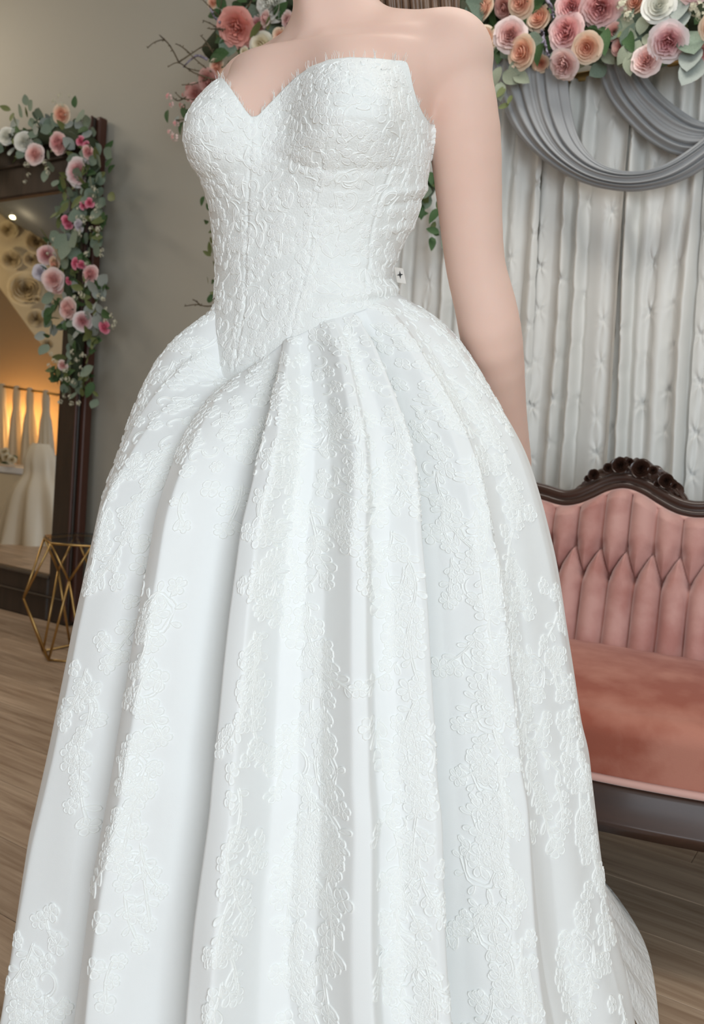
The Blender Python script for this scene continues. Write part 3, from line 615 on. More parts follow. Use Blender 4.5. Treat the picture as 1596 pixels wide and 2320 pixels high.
for _ in range(11000):
    r0 = random.uniform(3, nbr - 4); c0 = random.uniform(0, nbc); p = PB[int(r0), int(c0)]
    if math.sin(PSI[int(c0)]) < -.35 and random.random() < .7: continue
    top = p[2] > 1.255; px_, py_ = proj(p); d = .0142 if top else .0168
    if not try_place(occ, p, d): continue
    q = random.random(); sc = 1.0 if top else 1.1
    if top: mo = flower(0, 0, random.uniform(.009, .0125), random.choice([3, 4, 5, 5])) if q < .8 else leafp(0, 0, random.random() * 6.3, .017) + leafp(0, 0, random.random() * 6.3, .014)
    else:
        if q < .5: mo = flower(0, 0, random.uniform(.008, .012), random.choice([4, 5, 5, 6]))
        elif q < .72: mo = spray(0, 0, random.choice([0, math.pi]) + random.uniform(-.5, .5), random.uniform(.03, .05), .75)
        elif q < .84: mo = scroll(0, 0, random.random() * 6, random.uniform(.010, .018))
        else: mo = leafp(0, 0, random.random() * 6.3, .02) + leafp(0, 0, random.random() * 6.3, .015)
    for kd, pt in mo: items.append((r0, c0, kd, pt))
    if random.random() < .5:
        cc, _h = curve(0, 0, random.random() * 6.3, random.uniform(.02, .045), random.uniform(-2.5, 2.5), 12); items.append((r0, c0, 'c', cc))
# keep inside the cloth
def clipitems(items, mp, nr, lo=1.5, hi=1.5):
    out = []
    for it_ in items:
        r, c = mp(it_[0], it_[1], it_[3])
        if r.min() > lo and r.max() < nr - 1 - hi: out.append(it_)
    return out
items = clipitems(items, mapB, nbr)
lay('lace_cording', items, PB, NBm, mapB, M['lace'], M['lacefill'])
# skirt lace: dense under the seam, then trailing sprays
nkr, nkc = PK.shape[:2]
SCc = np.linalg.norm((np.roll(PK, -1, 1) - PK)[..., :2], axis=-1); SCr = np.linalg.norm(np.diff(PK, axis=0), axis=-1)
def mapK(r0, c0, pts):
    ri = int(min(max(r0, 1), nkr - 3)); ci = int(c0) % nkc; sc_ = max((SCc[ri, (ci + 4) % nkc] + SCc[ri, ci - 4] + SCc[ri, ci]) / 3, 6e-4)
    cum = CUM[:, ci]; s0 = np.interp(r0, np.arange(nkr), cum); c = c0 + pts[:, 0] / sc_; dz = (np.interp(c % nkc, np.arange(nkc), zt2) - zt2[ci]) * (1 - (ri / (nkr - 1)) ** 1.35) * (1 if ri < 150 else 0)
    return np.interp(s0 - pts[:, 1] + dz, cum, np.arange(nkr), left=-5), c
CUM = np.concatenate([np.zeros((1, nkc)), np.cumsum(SCr, 0)])
items = []; occ = []
for _ in range(9000):
    c0 = random.uniform(0, nkc); s_ = random.random() ** 1.2 * .30; 
    if math.sin(PS2[int(c0)]) < -.2: continue
    u_ = uc[int(c0)]; lim = .105 + .10 * abs(math.sin(u_ * 17 + 1)) * (1 if random.random() < .8 else 1.4)
    if s_ > lim: continue
    r0 = np.interp(s_ + .004, CUM[:, int(c0)], np.arange(nkr)); p = PK[int(r0), int(c0)]
    if not try_place(occ, p, .0185): continue
    q = random.random()
    mo = flower(0, 0, random.uniform(.008, .0125), random.choice([4, 5, 5, 6])) if q < .55 else (spray(0, 0, math.pi + random.uniform(-.4, .4), random.uniform(.03, .05), .8) if q < .8 else scroll(0, 0, random.random() * 6, .014))
    for kd, pt in mo: items.append((r0, c0, kd, pt))
# trailing sprays at chosen spots (image px of the motif heads), then a loose scatter
heads = [(300, 960, .16), (345, 880, .12), (285, 1080, .12), (400, 1010, .20), (390, 1180, .16), (355, 1330, .18), (345, 1480, .2), (310, 1680, .2), (300, 1900, .16), (225, 1430, .14), (205, 1540, .16), (190, 1640, .12), (330, 1780, .1), (95, 2050, .14), (110, 2160, .16), (150, 2250, .1),
         (610, 1100, .16), (600, 1260, .16), (575, 1420, .18), (560, 1560, .14), (540, 1780, .14), (560, 1900, .14), (520, 2030, .12), (560, 960, .12), (490, 930, .12),
         (690, 930, .22), (660, 1000, .16), (780, 930, .2), (760, 1050, .12), (710, 1130, .16), (730, 1280, .12), (700, 1380, .12), (715, 1520, .06), (670, 1660, .2), (740, 1680, .2), (720, 1800, .22), (760, 1880, .16), (680, 1900, .2), (690, 2100, .14), (745, 1600, .1),
         (880, 930, .12), (870, 1050, .16), (905, 1250, .2), (920, 1380, .2), (890, 1330, .14), (880, 1620, .06), (940, 1640, .2), (900, 1790, .2), (935, 1900, .2), (930, 2020, .2), (900, 2120, .2), (960, 2150, .16), (890, 2250, .1),
         (980, 830, .16), (1000, 900, .14), (1060, 900, .16), (985, 1060, .05), (1010, 1180, .06), (1090, 1090, .16), (1075, 1150, .16), (1140, 1120, .1), (1080, 1280, .16), (1140, 1330, .2), (1160, 1430, .2), (1200, 1470, .2), (1120, 1560, .16), (1100, 1700, .2), (1130, 1800, .2), (1100, 1900, .2), (1120, 2040, .2), (1170, 2120, .14), (1200, 1600, .16), (1180, 2180, .1), (1240, 1320, .1), (1270, 1470, .14), (1290, 1600, .12), (1310, 1760, .12), (1335, 1900, .14), (1300, 2100, .16), (1320, 2200, .14), (1290, 2280, .1), (1400, 2250, .08), (1360, 2010, .1)]
fpx, fpy = proj(PK); fm = np.sin(PS2)[None, :] > 0.02
ndv = (NK * (PK - CO)).sum(-1); bad = (ndv > 0) | ~fm
def locate(x, y):
    d = (fpx - x) ** 2 + (fpy - y) ** 2; d = np.where(bad, 1e9, d); i = int(d.argmin()); return divmod(i, nkc)
for (x, y, L_) in heads:
    r0, c0 = locate(x, y); n = 1 + int(L_ / .05); occ.append(PK[int(r0), int(c0)])
    for k in range(n):
        st = k * .044; offx = random.uniform(-.010, .010)
        rr0, cc0 = mapK(r0, c0, np.array([[offx, -st - .02]])); rr0 = min(rr0[0], nkr - 2)
        if k and not try_place(occ, PK[int(rr0), int(cc0[0]) % nkc], .026): continue
        mo = spray(offx, -st * .9, math.pi + random.uniform(-.6, .6), random.uniform(.045, .075), random.uniform(.85, 1.15))
        for kd, pt in mo: items.append((r0, c0, kd, pt))
        mo = flower(offx + random.uniform(-.025, .025), -st - random.uniform(0, .02), random.uniform(.009, .014), random.choice([4, 5, 6]))
        for kd, pt in mo: items.append((r0, c0, kd, pt))
    if L_ > .15:
        for kd, pt in (medallion(random.uniform(-.01, .01), -.03, random.uniform(.017, .024)) if random.random() < .5 else scroll(0, -.03, random.random() * 6, .02)): items.append((r0, c0, kd, pt))
items = clipitems(items, mapK, nkr, 1, 2)
lay('lace_applique', items, PK, NK, mapK, M['lace'], M['lacefill'], .0010, .0015)
# eyelash fringe along the neckline
mb = MB(); tpx, tpy = proj(PB[-1])
for c in range(0, NPS):
    if not (math.sin(PSI[c]) > 0.02 and PSI[c] < 2.9): continue
    g = .5 + .5 * math.sin(c * .55)
    for q in range(2):
        if random.random() > .06 + .34 * g ** 2: continue
        cc = (c + random.random()) % NPS; p = bil(PB, np.array([NB - 1.002]), np.array([cc]))[0]; n_ = NBm[-1, c]; L_ = random.uniform(.003, .007) + .004 * g
        up = np.array([random.uniform(-.35, .35), random.uniform(-.2, .2), 1.0]); up /= np.linalg.norm(up); q0 = p - up * .001 + n_ * .0004; q1 = q0 + up * L_ * .55 + n_ * .001; q2 = q1 + (up + np.array([random.uniform(-.5, .5), 0, 0])) * L_ * .45 + n_ * random.uniform(0, .002)
        mb.tube([q0, q1, q2], [.00034, .0003, .0002], 3, cap=False)
o = mb.build('eyelash_fringe', M['lace'], gown, True); o['kind'] = 'stuff'
# small woven tag at the back of the waist
tp = at(893, 605, 1.30); ex = at(914, 608, 1.298) - tp; ez = at(900, 640, 1.30) - tp
mb = MB().box(tp, ex, (0, .0012, 0), ez, bev=.0005); cs = tp + ex * .52 + ez * .46 + np.array([0, -.0006, 0]); pts = []
for k in range(8):
    a = k * math.pi / 4 + .15; r = (.0052 if k % 2 == 0 else .0016) * (1.15 if k in (2, 6) else 1); pts.append(cs + np.array([math.cos(a) * r, 0, math.sin(a) * r]))
mb.add(pts + [p + np.array([0, .0005, 0]) for p in pts], [list(range(8)), [8 + i for i in range(8)][::-1]] + [[i, (i + 1) % 8, 8 + (i + 1) % 8, 8 + i] for i in range(8)], 1)
o = mb.build('fabric_tag', [M['tagm'], M['ink']], gown); o['label'] = 'small cream tag with a black four-pointed star'
# train: lace cloth spreading on the floor behind, to the right
oe = [at(1330, 1960, 1.78), at(1378, 2003, 1.66), at(1420, 2060, 1.60), at(1447, 2105, 1.56), at(1466, 2145, 1.52), at(1478, 2190, 1.47), at(1486, 2240, 1.42), at(1493, 2300, 1.37), at(1497, 2360, 1.33), at(1500, 2420, 1.29)]
oe = [np.array([p[0], p[1], max(p[2], .006)]) for p in oe]; pre = [np.array([x_, y_, z_]) for (x_, y_, z_) in ((-.35, 1.62, .004), (-.2, 1.78, .006), (.05, 1.86, .01), (.28, 1.88, .03), (.44, 1.84, .07))]
oe = pre + oe; npt = len(oe); tt = np.linspace(0, npt - 1, 160); OE = np.stack([np.interp(tt, np.arange(npt), np.array(oe)[:, q]) for q in range(3)], 1)
for q in range(3): OE[:, q] = np.convolve(np.pad(OE[:, q], 6, 'edge'), np.ones(13) / 13, 'valid')
cI = np.array([Gc[0], GY, .30]); nw = 40; TP = np.zeros((nw, 160, 3))
for i in range(nw):
    f_ = i / (nw - 1); b_ = cI + (OE - cI) * (.45 + .55 * f_); b_[:, 2] = (.34 * (1 - f_) ** 1.2 + .05 * math.sin(f_ * math.pi)) * 1.0 + OE[:, 2] * f_
    b_[:, 2] += .012 * np.sin(np.arange(160) * .33) * math.sin(f_ * math.pi) ; b_[:, 2] = np.maximum(b_[:, 2], .004); TP[i] = b_
train = mesh_np('train', TP.reshape(-1, 3), grid_faces(nw, 160), M['tulle'], gown)
TN = normals(TP, False); TN *= np.sign(TN[..., 2:3] + 1e-9)
# ---- hair ----
mb = MB()
for k in range(260):
    a = random.uniform(-1.25, 1.25) if k < 150 else random.uniform(-1.6, 1.6); rr_ = random.uniform(.0, 1)
    root = hc + u3 * (.10 * math.cos(a * .8) + .02) - f3 * (.03 + .05 * rr_) + l3 * math.sin(a) * .072
    side = l3 * math.sin(a)
    p1 = hc - f3 * (.085 + .02 * rr_) + side * .088 - u3 * .02
    xx = 790 + 250 * (math.sin(a) * .5 + .5) + random.uniform(-8, 8)
    p2 = at(xx - 6, -60, 1.345 + .03 * rr_); p3 = at(min(xx, 1034), 30, 1.35 + .03 * rr_); p4 = at(min(xx * .98 + 10, 1026), 150 + random.uniform(0, 50), 1.362 + .02 * rr_)
    mb.tube([root, (root + p1) / 2 - f3 * .02, p1, p2, p3, p4], [.004, .006, .006, .0055, .005, .002], 5)
mb.ball(hc + u3 * .035 - f3 * .028, (.082, .092, .098), 20, 12, axes=[l3, f3, u3])
mb.build('hair', M['hair'], person, True)
# ================= backdrop curtain =================
def wl(s, n=0, z=0): return rm(s, n, z)
def s_of(px, n, py=700):
    h = hit(px, py, rm(0, n), nv); return float((h - W0) @ sv)
CN = .13; sA = s_of(640, CN); sB = s_of(1222, CN, 620); sC = s_of(1405, CN, 700); sD = s_of(1588, CN, 700); sE = sD + 1.0
def curtain(name, s0, s1, label, seed, z0=.03, z1=1.98):
    r = np.random.default_rng(seed); ns = int((s1 - s0) / .0028); nz = 330; s = np.linspace(s0, s1, ns)[None, :]; z = np.linspace(z0, z1, nz)[:, None]
    w_ = s1 - s0; ph = r.uniform(0, 6, 8)
    sw = s + .006 * np.sin(z * 2.1 + ph[0] + s * 5) + .004 * np.sin(z * 5.3 + ph[1] + s * 11)
    step = .062; g = (sw - s0) / step; g = g + .22 * np.sin(g * .9 + ph[2]) + .15 * np.sin(g * 2.3 + ph[3] + z * .8)
    fr = g - np.floor(g); tri = np.where(fr < .62, np.abs(np.sin(fr / .62 * math.pi)) ** .8, -.35 * np.sin((fr - .62) / .38 * math.pi))
    hsh = .6 + .4 * np.sin(np.floor(g) * 2.4 + ph[4] + z * .5); d = .036 * tri * hsh
    g2 = (sw * 1.0) / .021 + .6 * np.sin(z * 3 + ph[5]); d = d + .005 * np.sin(g2 * 1.9 + .8 * np.sin(z * 4))
    ds = np.zeros_like(d); k = 0
    cen = s0 + step * .3; i = 0
    while cen < s1:
        zz_ = .05 + r.uniform(0, .16)
        while zz_ < z1:
            q = r.uniform(.8, 1.2); X = s - cen - r.uniform(-.006, .006); Z = z - zz_; rad2 = X * X + Z * Z; th = np.arctan2(Z, X)
            m = np.exp(-rad2 / (.022 ** 2)); m2 = np.exp(-(X / .014) ** 2 - (Z / .055) ** 2)
            q *= r.choice([.4, .8, 1.3]); d = d - .006 * q * np.exp(-rad2 / (.009 ** 2)) + .0036 * m2 * np.cos(th * 7 + i) * q * np.clip(np.sqrt(rad2) / .012, 0, 1); ds = ds + X * -.3 * m
            zz_ += .125 * r.uniform(.8, 1.3)
        cen += step * r.uniform(.8, 1.5); i += 1
    P = W0 + sv * (s + ds)[..., None] + nv * (CN + d)[..., None]; P[..., 2] = z + 0 * s
    o = mesh_np(name, P.reshape(-1, 3), grid_faces(nz, ns), M['curtain'], None, True, loc=rm((s0 + s1) / 2, CN, 0))
    return tag(o, label, 'curtain', 'white gathered curtains of the backdrop')
curtain('backdrop_curtain', sA, sB, 'white gathered curtain seen between the waist, arm and shoulder', 1)
curtain('backdrop_curtain', sB - .012, sC, 'white pin-tucked curtain hanging just right of the bare arm', 2)
curtain('backdrop_curtain', sC - .012, sD, 'white pin-tucked curtain behind the carved crest of the sofa', 3)
curtain('backdrop_curtain', sD - .012, sE, 'white curtain cut by the right edge of the photo', 4)
mb = MB(); rod0 = rm(sA - .1, CN, 1.99); rod1 = rm(sE, CN, 1.99); mb.tube([rod0, rod1], .014, 10)
rodo = mb.build('curtain_rod', M['gold'], smooth=True, loc=rod0); tag(rodo, 'slim rod carrying the white backdrop curtains above the flowers', 'rod')
for k, s_ in enumerate((sA - .08, sE - .03)):
    mb = MB().tube([rm(s_, CN, .0), rm(s_, CN, 1.99)], .014, 10); mb.box(rm(s_ - .12, CN - .1, 0), sv * .24, nv * .2, (0, 0, .008)); mb.build('upright', M['gold'], rodo, True)
# ================= grey chiffon swags =================
def swag(name, low, up, label, off, nf=5.5, ph=0, rad=.03):
    n = 120; nwd = 90; a = spl(low, n); b = spl(up, n)
    def W(q): return np.array([hit(x, y, rm(0, CN + off), nv) for x, y in q])
    A = W(a); B = W(b); V = np.zeros((nwd, n, 3)); t = np.linspace(0, 1, n)
    for i in range(nwd):
        f_ = i / (nwd - 1); e = f_ + .02 * np.sin(t * 9 + i * .1); g = e * nf + ph + .5 * np.sin(t * 3)
        dd = rad * (.9 * np.sin(f_ * math.pi) ** .5) + .011 * (1 - np.abs(np.sin(g * math.pi)) ** .6) * -1 + .003 * np.sin(g * 9)
        V[i] = A * (1 - f_) + B * f_ + nv * dd[:, None]
    o = mesh_np(name, V.reshape(-1, 3), grid_faces(nwd, n), M['grey'], None, True, loc=V[nwd // 2, n // 2])
    s_ = o.modifiers.new('thick', 'SOLIDIFY'); s_.thickness = .0015
    return tag(o, label, 'drape', 'grey fabric swags on the backdrop')
swag('fabric_swag', [(1340, 90), (1352, 150), (1378, 220), (1425, 280), (1478, 325), (1540, 352), (1620, 350), (1720, 300), (1820, 200)], [(1450, 100), (1462, 160), (1492, 205), (1540, 246), (1590, 275), (1640, 280), (1700, 262), (1760, 220), (1830, 130)], 'upper grey chiffon swag running off the right edge of the photo', .055, 4.5, .2)
swag('fabric_swag', [(1105, 120), (1125, 200), (1160, 285), (1210, 345), (1275, 392), (1345, 422), (1430, 434), (1515, 420), (1590, 385), (1680, 310), (1760, 200), (1800, 120)], [(1290, 110), (1288, 180), (1296, 250), (1312, 310), (1340, 352), (1380, 378), (1430, 388), (1490, 380), (1550, 348), (1610, 300), (1680, 220), (1740, 110)], 'wide grey chiffon swag hanging in a full loop right of the shoulder', .10, 5.5, 0)
# ================= flowers =================
def rose_meshes(seed, ruffle=0):
    r = random.Random(seed)
    def pet(r1, z1, half, curl, th0, n=7, m=5, rf=0):
        V = []
        for i in range(m):
            v = i / (m - 1)
            for j in range(n):
                u = j / (n - 1) * 2 - 1; th = th0 + u * half * (.45 + .55 * math.sin(v * math.pi / 2)); vv = v * (1 - .16 * u * u)
                rad = r1 * (.08 + .92 * math.sin(vv * math.pi / 2) ** .75) + .035 * u + curl * .12 * vv ** 6 + rf * .05 * math.sin(u * 7 + th0 * 5) * v; z = z1 * vv ** 1.7 - curl * .14 * vv ** 6 + rf * .06 * math.sin(u * 8 + th0 * 3) * v
                V.append((rad * math.cos(th), rad * math.sin(th), z - .12))
        return V, [[i * n + j, i * n + j + 1, (i + 1) * n + j + 1, (i + 1) * n + j] for i in range(m - 1) for j in range(n - 1)]
    core = MB()
    for k in range(3): core.add(*pet(.11, .62, 1.5, 0, k * 2.1 + r.random(), rf=ruffle))
    for k in range(3 + ruffle * 2): core.add(*pet(.25, .64, 1.15, .2, k * 2.1 + r.random(), rf=ruffle * 1.4))
    for k in range(4 + ruffle * 2): core.add(*pet(.40, .62, 1.0, .5, k * 1.6 + r.random() * .5, rf=ruffle * 1.4))
    for k in range(4 + ruffle): core.add(*pet(.57, .56, .9, .7, k * 1.57 + r.random() * .4, rf=ruffle * 1.2))
    V, Fc = pet(.77, .46, .82, .9, 0, 7, 6, ruffle * .8); V2, F2 = pet(.98, .28, .78, 1.1, 0, 7, 6, ruffle * .7)
    def me(name, V, F_):
        m_ = bpy.data.meshes.new(name); m_.from_pydata([tuple(v) for v in V], [], F_); m_.polygons.foreach_set('use_smooth', np.ones(len(m_.polygons), bool)); m_.update(); return m_
    return me('flower_core', core.v, core.f), me('petal', V, Fc), me('petal_outer', V2, F2)
RM = {0: rose_meshes(1), 1: rose_meshes(2, 1), 2: rose_meshes(5)}
RMM = {}
def rmm(kind, col):
    if (kind, col) not in RMM:
        out = []
        for m_ in RM[kind]: c_ = m_.copy(); c_.materials.append(M[col]); out.append(c_)
        RMM[(kind, col)] = out
    return RMM[(kind, col)]
def orient(d, spin):
    q = Vector(d).to_track_quat('Z', 'Y'); return (q.to_matrix().to_4x4() @ Matrix.Rotation(spin, 4, 'Z'))
def newobj(name, me, parent): o = bpy.data.objects.new(name, me); C.objects.link(o); o.parent = parent; return o
def rose(parent, pos, R, col, d, kind=0, name='rose', np_=(5, 5)):
    cm, pm_, po = rmm(kind, 'f_' + col); o = newobj(name, cm, parent)
    loc = np.array(pos) - wloc(parent); o.matrix_local = Matrix.Translation(Vector(loc)) @ orient(d, random.random() * 6) @ Matrix.Scale(R, 4)
    for k in range(np_[0]): p = newobj('petal', pm_, o); p.rotation_euler = (random.uniform(-.12, .12), random.uniform(-.12, .12), k * 6.283 / np_[0] + random.uniform(-.15, .15))
    for k in range(np_[1]): p = newobj('petal', po, o); p.rotation_euler = (random.uniform(-.12, .12), random.uniform(-.12, .12), .6 + k * 6.283 / np_[1] + random.uniform(-.15, .15))
    return o
def blossom_mesh():
    mb = MB(); r = random.Random(4)
    for k in range(14):
        th = r.uniform(0, 6.28); ph = r.uniform(.0, 1.5); c = np.array([math.sin(ph) * math.cos(th), math.sin(ph) * math.sin(th), math.cos(ph)]) * .75
        a = np.cross(c, [0, 0, 1.01]); a /= np.linalg.norm(a) + 1e-6; b = np.cross(c, a) / .75
        for q in range(4):
            t = q * 1.571 + k; u = a * math.cos(t) + b * math.sin(t); v = np.cross(c / .75, u); s_ = .26
            mb.add([c, c + (u * .6 + v * .5) * s_ + c * .1, c + u * 1.2 * s_ + c * .08, c + (u * .6 - v * .5) * s_ + c * .1], [[0, 1, 2, 3]])
    m_ = bpy.data.meshes.new('blossom'); m_.from_pydata([tuple(v) for v in mb.v], [], mb.f); m_.update(); return m_
BL = blossom_mesh(); BLM = {}
def blossom(parent, pos, R, matn, d, name='blossom_cluster'):
    if matn not in BLM: c_ = BL.copy(); c_.materials.append(M[matn]); BLM[matn] = c_
    o = newobj(name, BLM[matn], parent); o.matrix_local = Matrix.Translation(Vector(np.array(pos) - wloc(parent))) @ orient(d, random.random() * 6) @ Matrix.Scale(R, 4); return o
def leaf_mesh(Wd, pt, fold, curl):
    V = []; n = 6
    for i in range(n + 1):
        t = i / n; w_ = Wd * (math.sin(math.pi * t ** pt) ** .8) if 0 < t < 1 else 0.0; z = curl * t * t
        V += [(-w_, t, z + fold * w_), (0, t, z), (w_, t, z + fold * w_)]
    Fc = []
    for i in range(n):
        a = i * 3; Fc += [[a, a + 1, a + 4, a + 3], [a + 1, a + 2, a + 5, a + 4]]
    m_ = bpy.data.meshes.new('leaf'); m_.from_pydata(V, [], Fc); m_.polygons.foreach_set('use_smooth', np.ones(len(m_.polygons), bool)); m_.update(); return m_
LMS = {'euc': leaf_mesh(.42, .9, .15, .12), 'dgreen': leaf_mesh(.26, .8, .35, -.2), 'olive': leaf_mesh(.22, .85, .3, .2), 'sage': leaf_mesh(.32, .95, .25, -.3), 'duskb': leaf_mesh(.36, .9, .2, .1)}
for k, m_ in LMS.items(): m_.materials.append(M[k])
def leaf(parent, pos, L_, kind, ydir, nrm, name='leaf'):
    y = Vector(ydir).normalized(); z = Vector(nrm); z = (z - y * z.dot(y)).normalized(); x = y.cross(z)
    o = newobj(name, LMS[kind], parent); R_ = Matrix((x, y, z)).transposed().to_4x4(); o.matrix_local = Matrix.Translation(Vector(np.array(pos) - wloc(parent))) @ R_ @ Matrix.Scale(L_, 4); return o
TC = -nv * 0 + nv  # towards the room
def rdir(sp=.5): return Vector(nv) * 1.0 + Vector((random.uniform(-sp, sp), random.uniform(-sp, sp), random.uniform(-sp, sp * .7)))
GARN = CN + .13
garl = empty('flower_garland', rm(s_of(1300, GARN, 60), GARN, 1.9)); tag(garl, 'pink, peach and cream rose garland along the top of the white backdrop', 'garland')
def gw(x, y, off=0.0): return hit(x, y, rm(0, GARN + off), nv)
def ppm(p): return F / p[1]
RG = [(1027, 27, 15, 'hot'), (1098, 18, 26, 'peach'), (1143, 18, 25, 'dusk'), (1182, 4, 32, 'peach'), (1223, 41, 28, 'peach'), (1296, 16, 33, 'pink'), (1362, 18, 42, 'pink'), (1285, 73, 38, 'pink'), (1157, 80, 34, 'blush'), (1096, 88, 27, 'peach'),
      (1185, 119, 34, 'peach'), (1331, 108, 31, 'peach'), (1279, 146, 32, 'blush'), (1442, 4, 28, 'peach'), (1494, 14, 34, 'white'), (1515, 94, 40, 'whitepink'), (1466, 138, 31, 'blush'), (1407, 106, 19, 'dusk'), (1393, 72, 18, 'dusk'), (1226, 144, 18, 'peach'), (1545, 38, 16, 'dusk'), (1590, 120, 30, 'blush'), (1625, 60, 34, 'peach'), (1575, -30, 34, 'pink'), (1440, -50, 34, 'blush'), (1340, -50, 36, 'peach'), (1240, -50, 34, 'cream'), (1140, -45, 34, 'pink'), (1050, -40, 30, 'peach'), (1060, 60, 16, 'blush')]
for i, (x, y, r_, c) in enumerate(RG):
    p = gw(x, y, random.uniform(.0, .03) + (.03 if r_ > 30 else 0)); R = r_ / ppm(p) * 1.08
    kind = 1 if c in ('pink', 'blush', 'whitepink') else random.choice([0, 2])
    rose(garl, p, R, c, rdir(.45) + Vector((0, 0, -.25)), kind, 'rose' if kind != 1 else 'peony', (5, 6) if r_ > 24 else (4, 4))
LG = [(537, 63, 40, 'coral'), (583, 58, 20, 'pink'), (602, 42, 17, 'blush'), (616, 8, 36, 'white'), (655, 48, 20, 'blush'), (637, 84, 19, 'peach'), (595, 106, 29, 'cream'), (555, 120, 13, 'cream'), (492, 152, 19, 'peach'), (472, 185, 26, 'dusk'), (442, 212, 22, 'dusk'), (484, 4, 16, 'peach'), (500, 215, 24, 'pink'), (560, -50, 30, 'peach'), (640, -45, 32, 'pink'),
      (720, -20, 30, 'peach'), (790, 0, 30, 'blush'), (850, -30, 30, 'cream'), (900, 30, 28, 'peach'), (960, 10, 28, 'pink'), (730, 90, 28, 'cream'), (830, 90, 28, 'pink'), (930, 110, 28, 'peach'), (1000, 100, 26, 'blush')]
for i, (x, y, r_, c) in enumerate(LG):
    p = gw(x, y, random.uniform(0, .04)); R = r_ / ppm(p) * 1.08; kind = 1 if c in ('coral', 'blush', 'pink', 'white') else random.choice([0, 2])
    rose(garl, p, R, c, rdir(.45) + Vector((0, 0, -.25)), kind, 'peony' if kind == 1 else 'rose', (5, 6) if r_ > 24 else (4, 4))
for (x, y, r_, c) in [(1412, 16, 17, 'cordw'), (1425, 38, 14, 'cordw'), (1580, 18, 20, 'cordw'), (1590, 35, 14, 'cordw'), (385, 220, 10, 'f_pink'), (391, 238, 8, 'f_pink'), (414, 238, 9, 'f_dusk'), (400, 280, 9, 'f_pink'), (398, 311, 11, 'f_blush'), (386, 299, 8, 'f_blush'), (420, 215, 9, 'f_dusk'), (430, 200, 11, 'f_dusk')]:
    p = gw(x, y, .04); blossom(garl, p, r_ / ppm(p) * 1.1, c, rdir(.3))
def bunch(parent, x0, y0, x1, y1, n, kinds, L_, gwf, off=(-.05, .02), spread=1.0, droop=0.0):
    for _ in range(n):
        x, y = random.uniform(x0, x1), random.uniform(y0, y1); p = gwf(x, y, random.uniform(*off)); a = random.random() * 6.283
        yd = Vector(sv) * math.cos(a) + Vector((0, 0, 1)) * (math.sin(a) - droop) + Vector(nv) * random.uniform(-.1, .6); leaf(parent, p, random.uniform(*L_), random.choice(kinds), yd, rdir(.7))
# right side foliage
bunch(garl, 1030, -20, 1640, 125, 135, ['dgreen', 'dgreen', 'olive', 'euc', 'euc'], (.05, .085), gw)
bunch(garl, 1110, 110, 1500, 150, 16, ['euc', 'dgreen', 'sage'], (.04, .065), gw, (-.05, 0))
for (x, y, dx, dy, L_, k) in [(1085, 60, -.4, 1, .075, 'euc'), (1090, 30, -.5, .9, .07, 'euc'), (1140, 165, .8, -.6, .065, 'sage'), (1135, 150, -.3, -.9, .06, 'sage'), (1150, 165, .9, .2, .07, 'sage'), (1165, 165, .7, -.5, .06, 'sage'), (1135, 185, .1, -1, .055, 'sage'), (1145, 195, -.4, -.9, .045, 'olive'), (1120, 165, -.7, -.4, .05, 'sage'), (1165, 140, .8, .5, .06, 'sage'), (1155, 235, -.9, -.4, .035, 'olive'), (1160, 215, -.1, -1, .035, 'olive'),
                              (1445, 85, -.9, .3, .06, 'sage'), (1450, 80, .3, .9, .06, 'sage'), (1450, 90, -.3, -.9, .06, 'sage'), (1455, 85, .9, -.5, .055, 'sage'), (1435, 100, -.6, -.8, .06, 'sage'), (1470, 60, .4, .9, .06, 'sage'), (1440, 70, -.8, .7, .06, 'sage'), (1430, 120, 0, -1, .06, 'sage'), (1475, 80, .8, .2, .05, 'sage'),
                              (1365, 60, .2, -1, .085, 'dgreen'), (1345, 55, 0, -1, .06, 'dgreen'), (1230, 95, -.2, -1, .07, 'dgreen'), (1260, 110, .5, -.8, .06, 'euc'), (1560, 70, .3, -1, .085, 'euc'), (1575, 100, -.1, -1, .085, 'duskb'), (1590, 130, -.5, -1, .09, 'duskb'), (1570, 130, -.2, -1, .07, 'dgreen'), (1550, -5, -.1, -1, .075, 'duskb'), (1545, 20, .2, -1, .065, 'duskb'), (1420, 70, .3, -.9, .07, 'dgreen')]:
    p = gw(x, y, .03); leaf(garl, p, L_, k, Vector(sv) * dx + Vector((0, 0, dy)) + Vector(nv) * .25, rdir(.3))
# left side foliage and trailing greens
bunch(garl, 500, -20, 680, 150, 34, ['dgreen', 'dgreen', 'olive', 'euc'], (.06, .095), gw)
bunch(garl, 680, -20, 1030, 140, 30, ['dgreen', 'olive', 'euc'], (.06, .09), gw)
bunch(garl, 430, 160, 540, 290, 20, ['dgreen', 'olive'], (.045, .075), gw)
for (x, y, dx, dy, L_, k) in [(505, 32, -1, .15, .075, 'dgreen'), (515, 18, -.9, .8, .08, 'dgreen'), (520, 120, -1, -.1, .10, 'dgreen'), (515, 85, -.9, -.1, .06, 'dgreen'), (560, 5, -.6, .8, .1, 'dgreen'), (575, 5, .5, 1, .1, 'dgreen'), (540, 135, .2, -.9, .09, 'dgreen'), (381, 248, 0, -1, .05, 'dgreen'), (415, 275, -.3, -1, .05, 'dgreen'), (418, 235, .1, -1, .06, 'dgreen'), (606, 70, .3, .5, .05, 'olive'), (405, 262, -.2, -1, .035, 'duskb')]:
    p = gw(x, y, .03); leaf(garl, p, L_, k, Vector(sv) * dx + Vector((0, 0, dy)) + Vector(nv) * .15, rdir(.2))
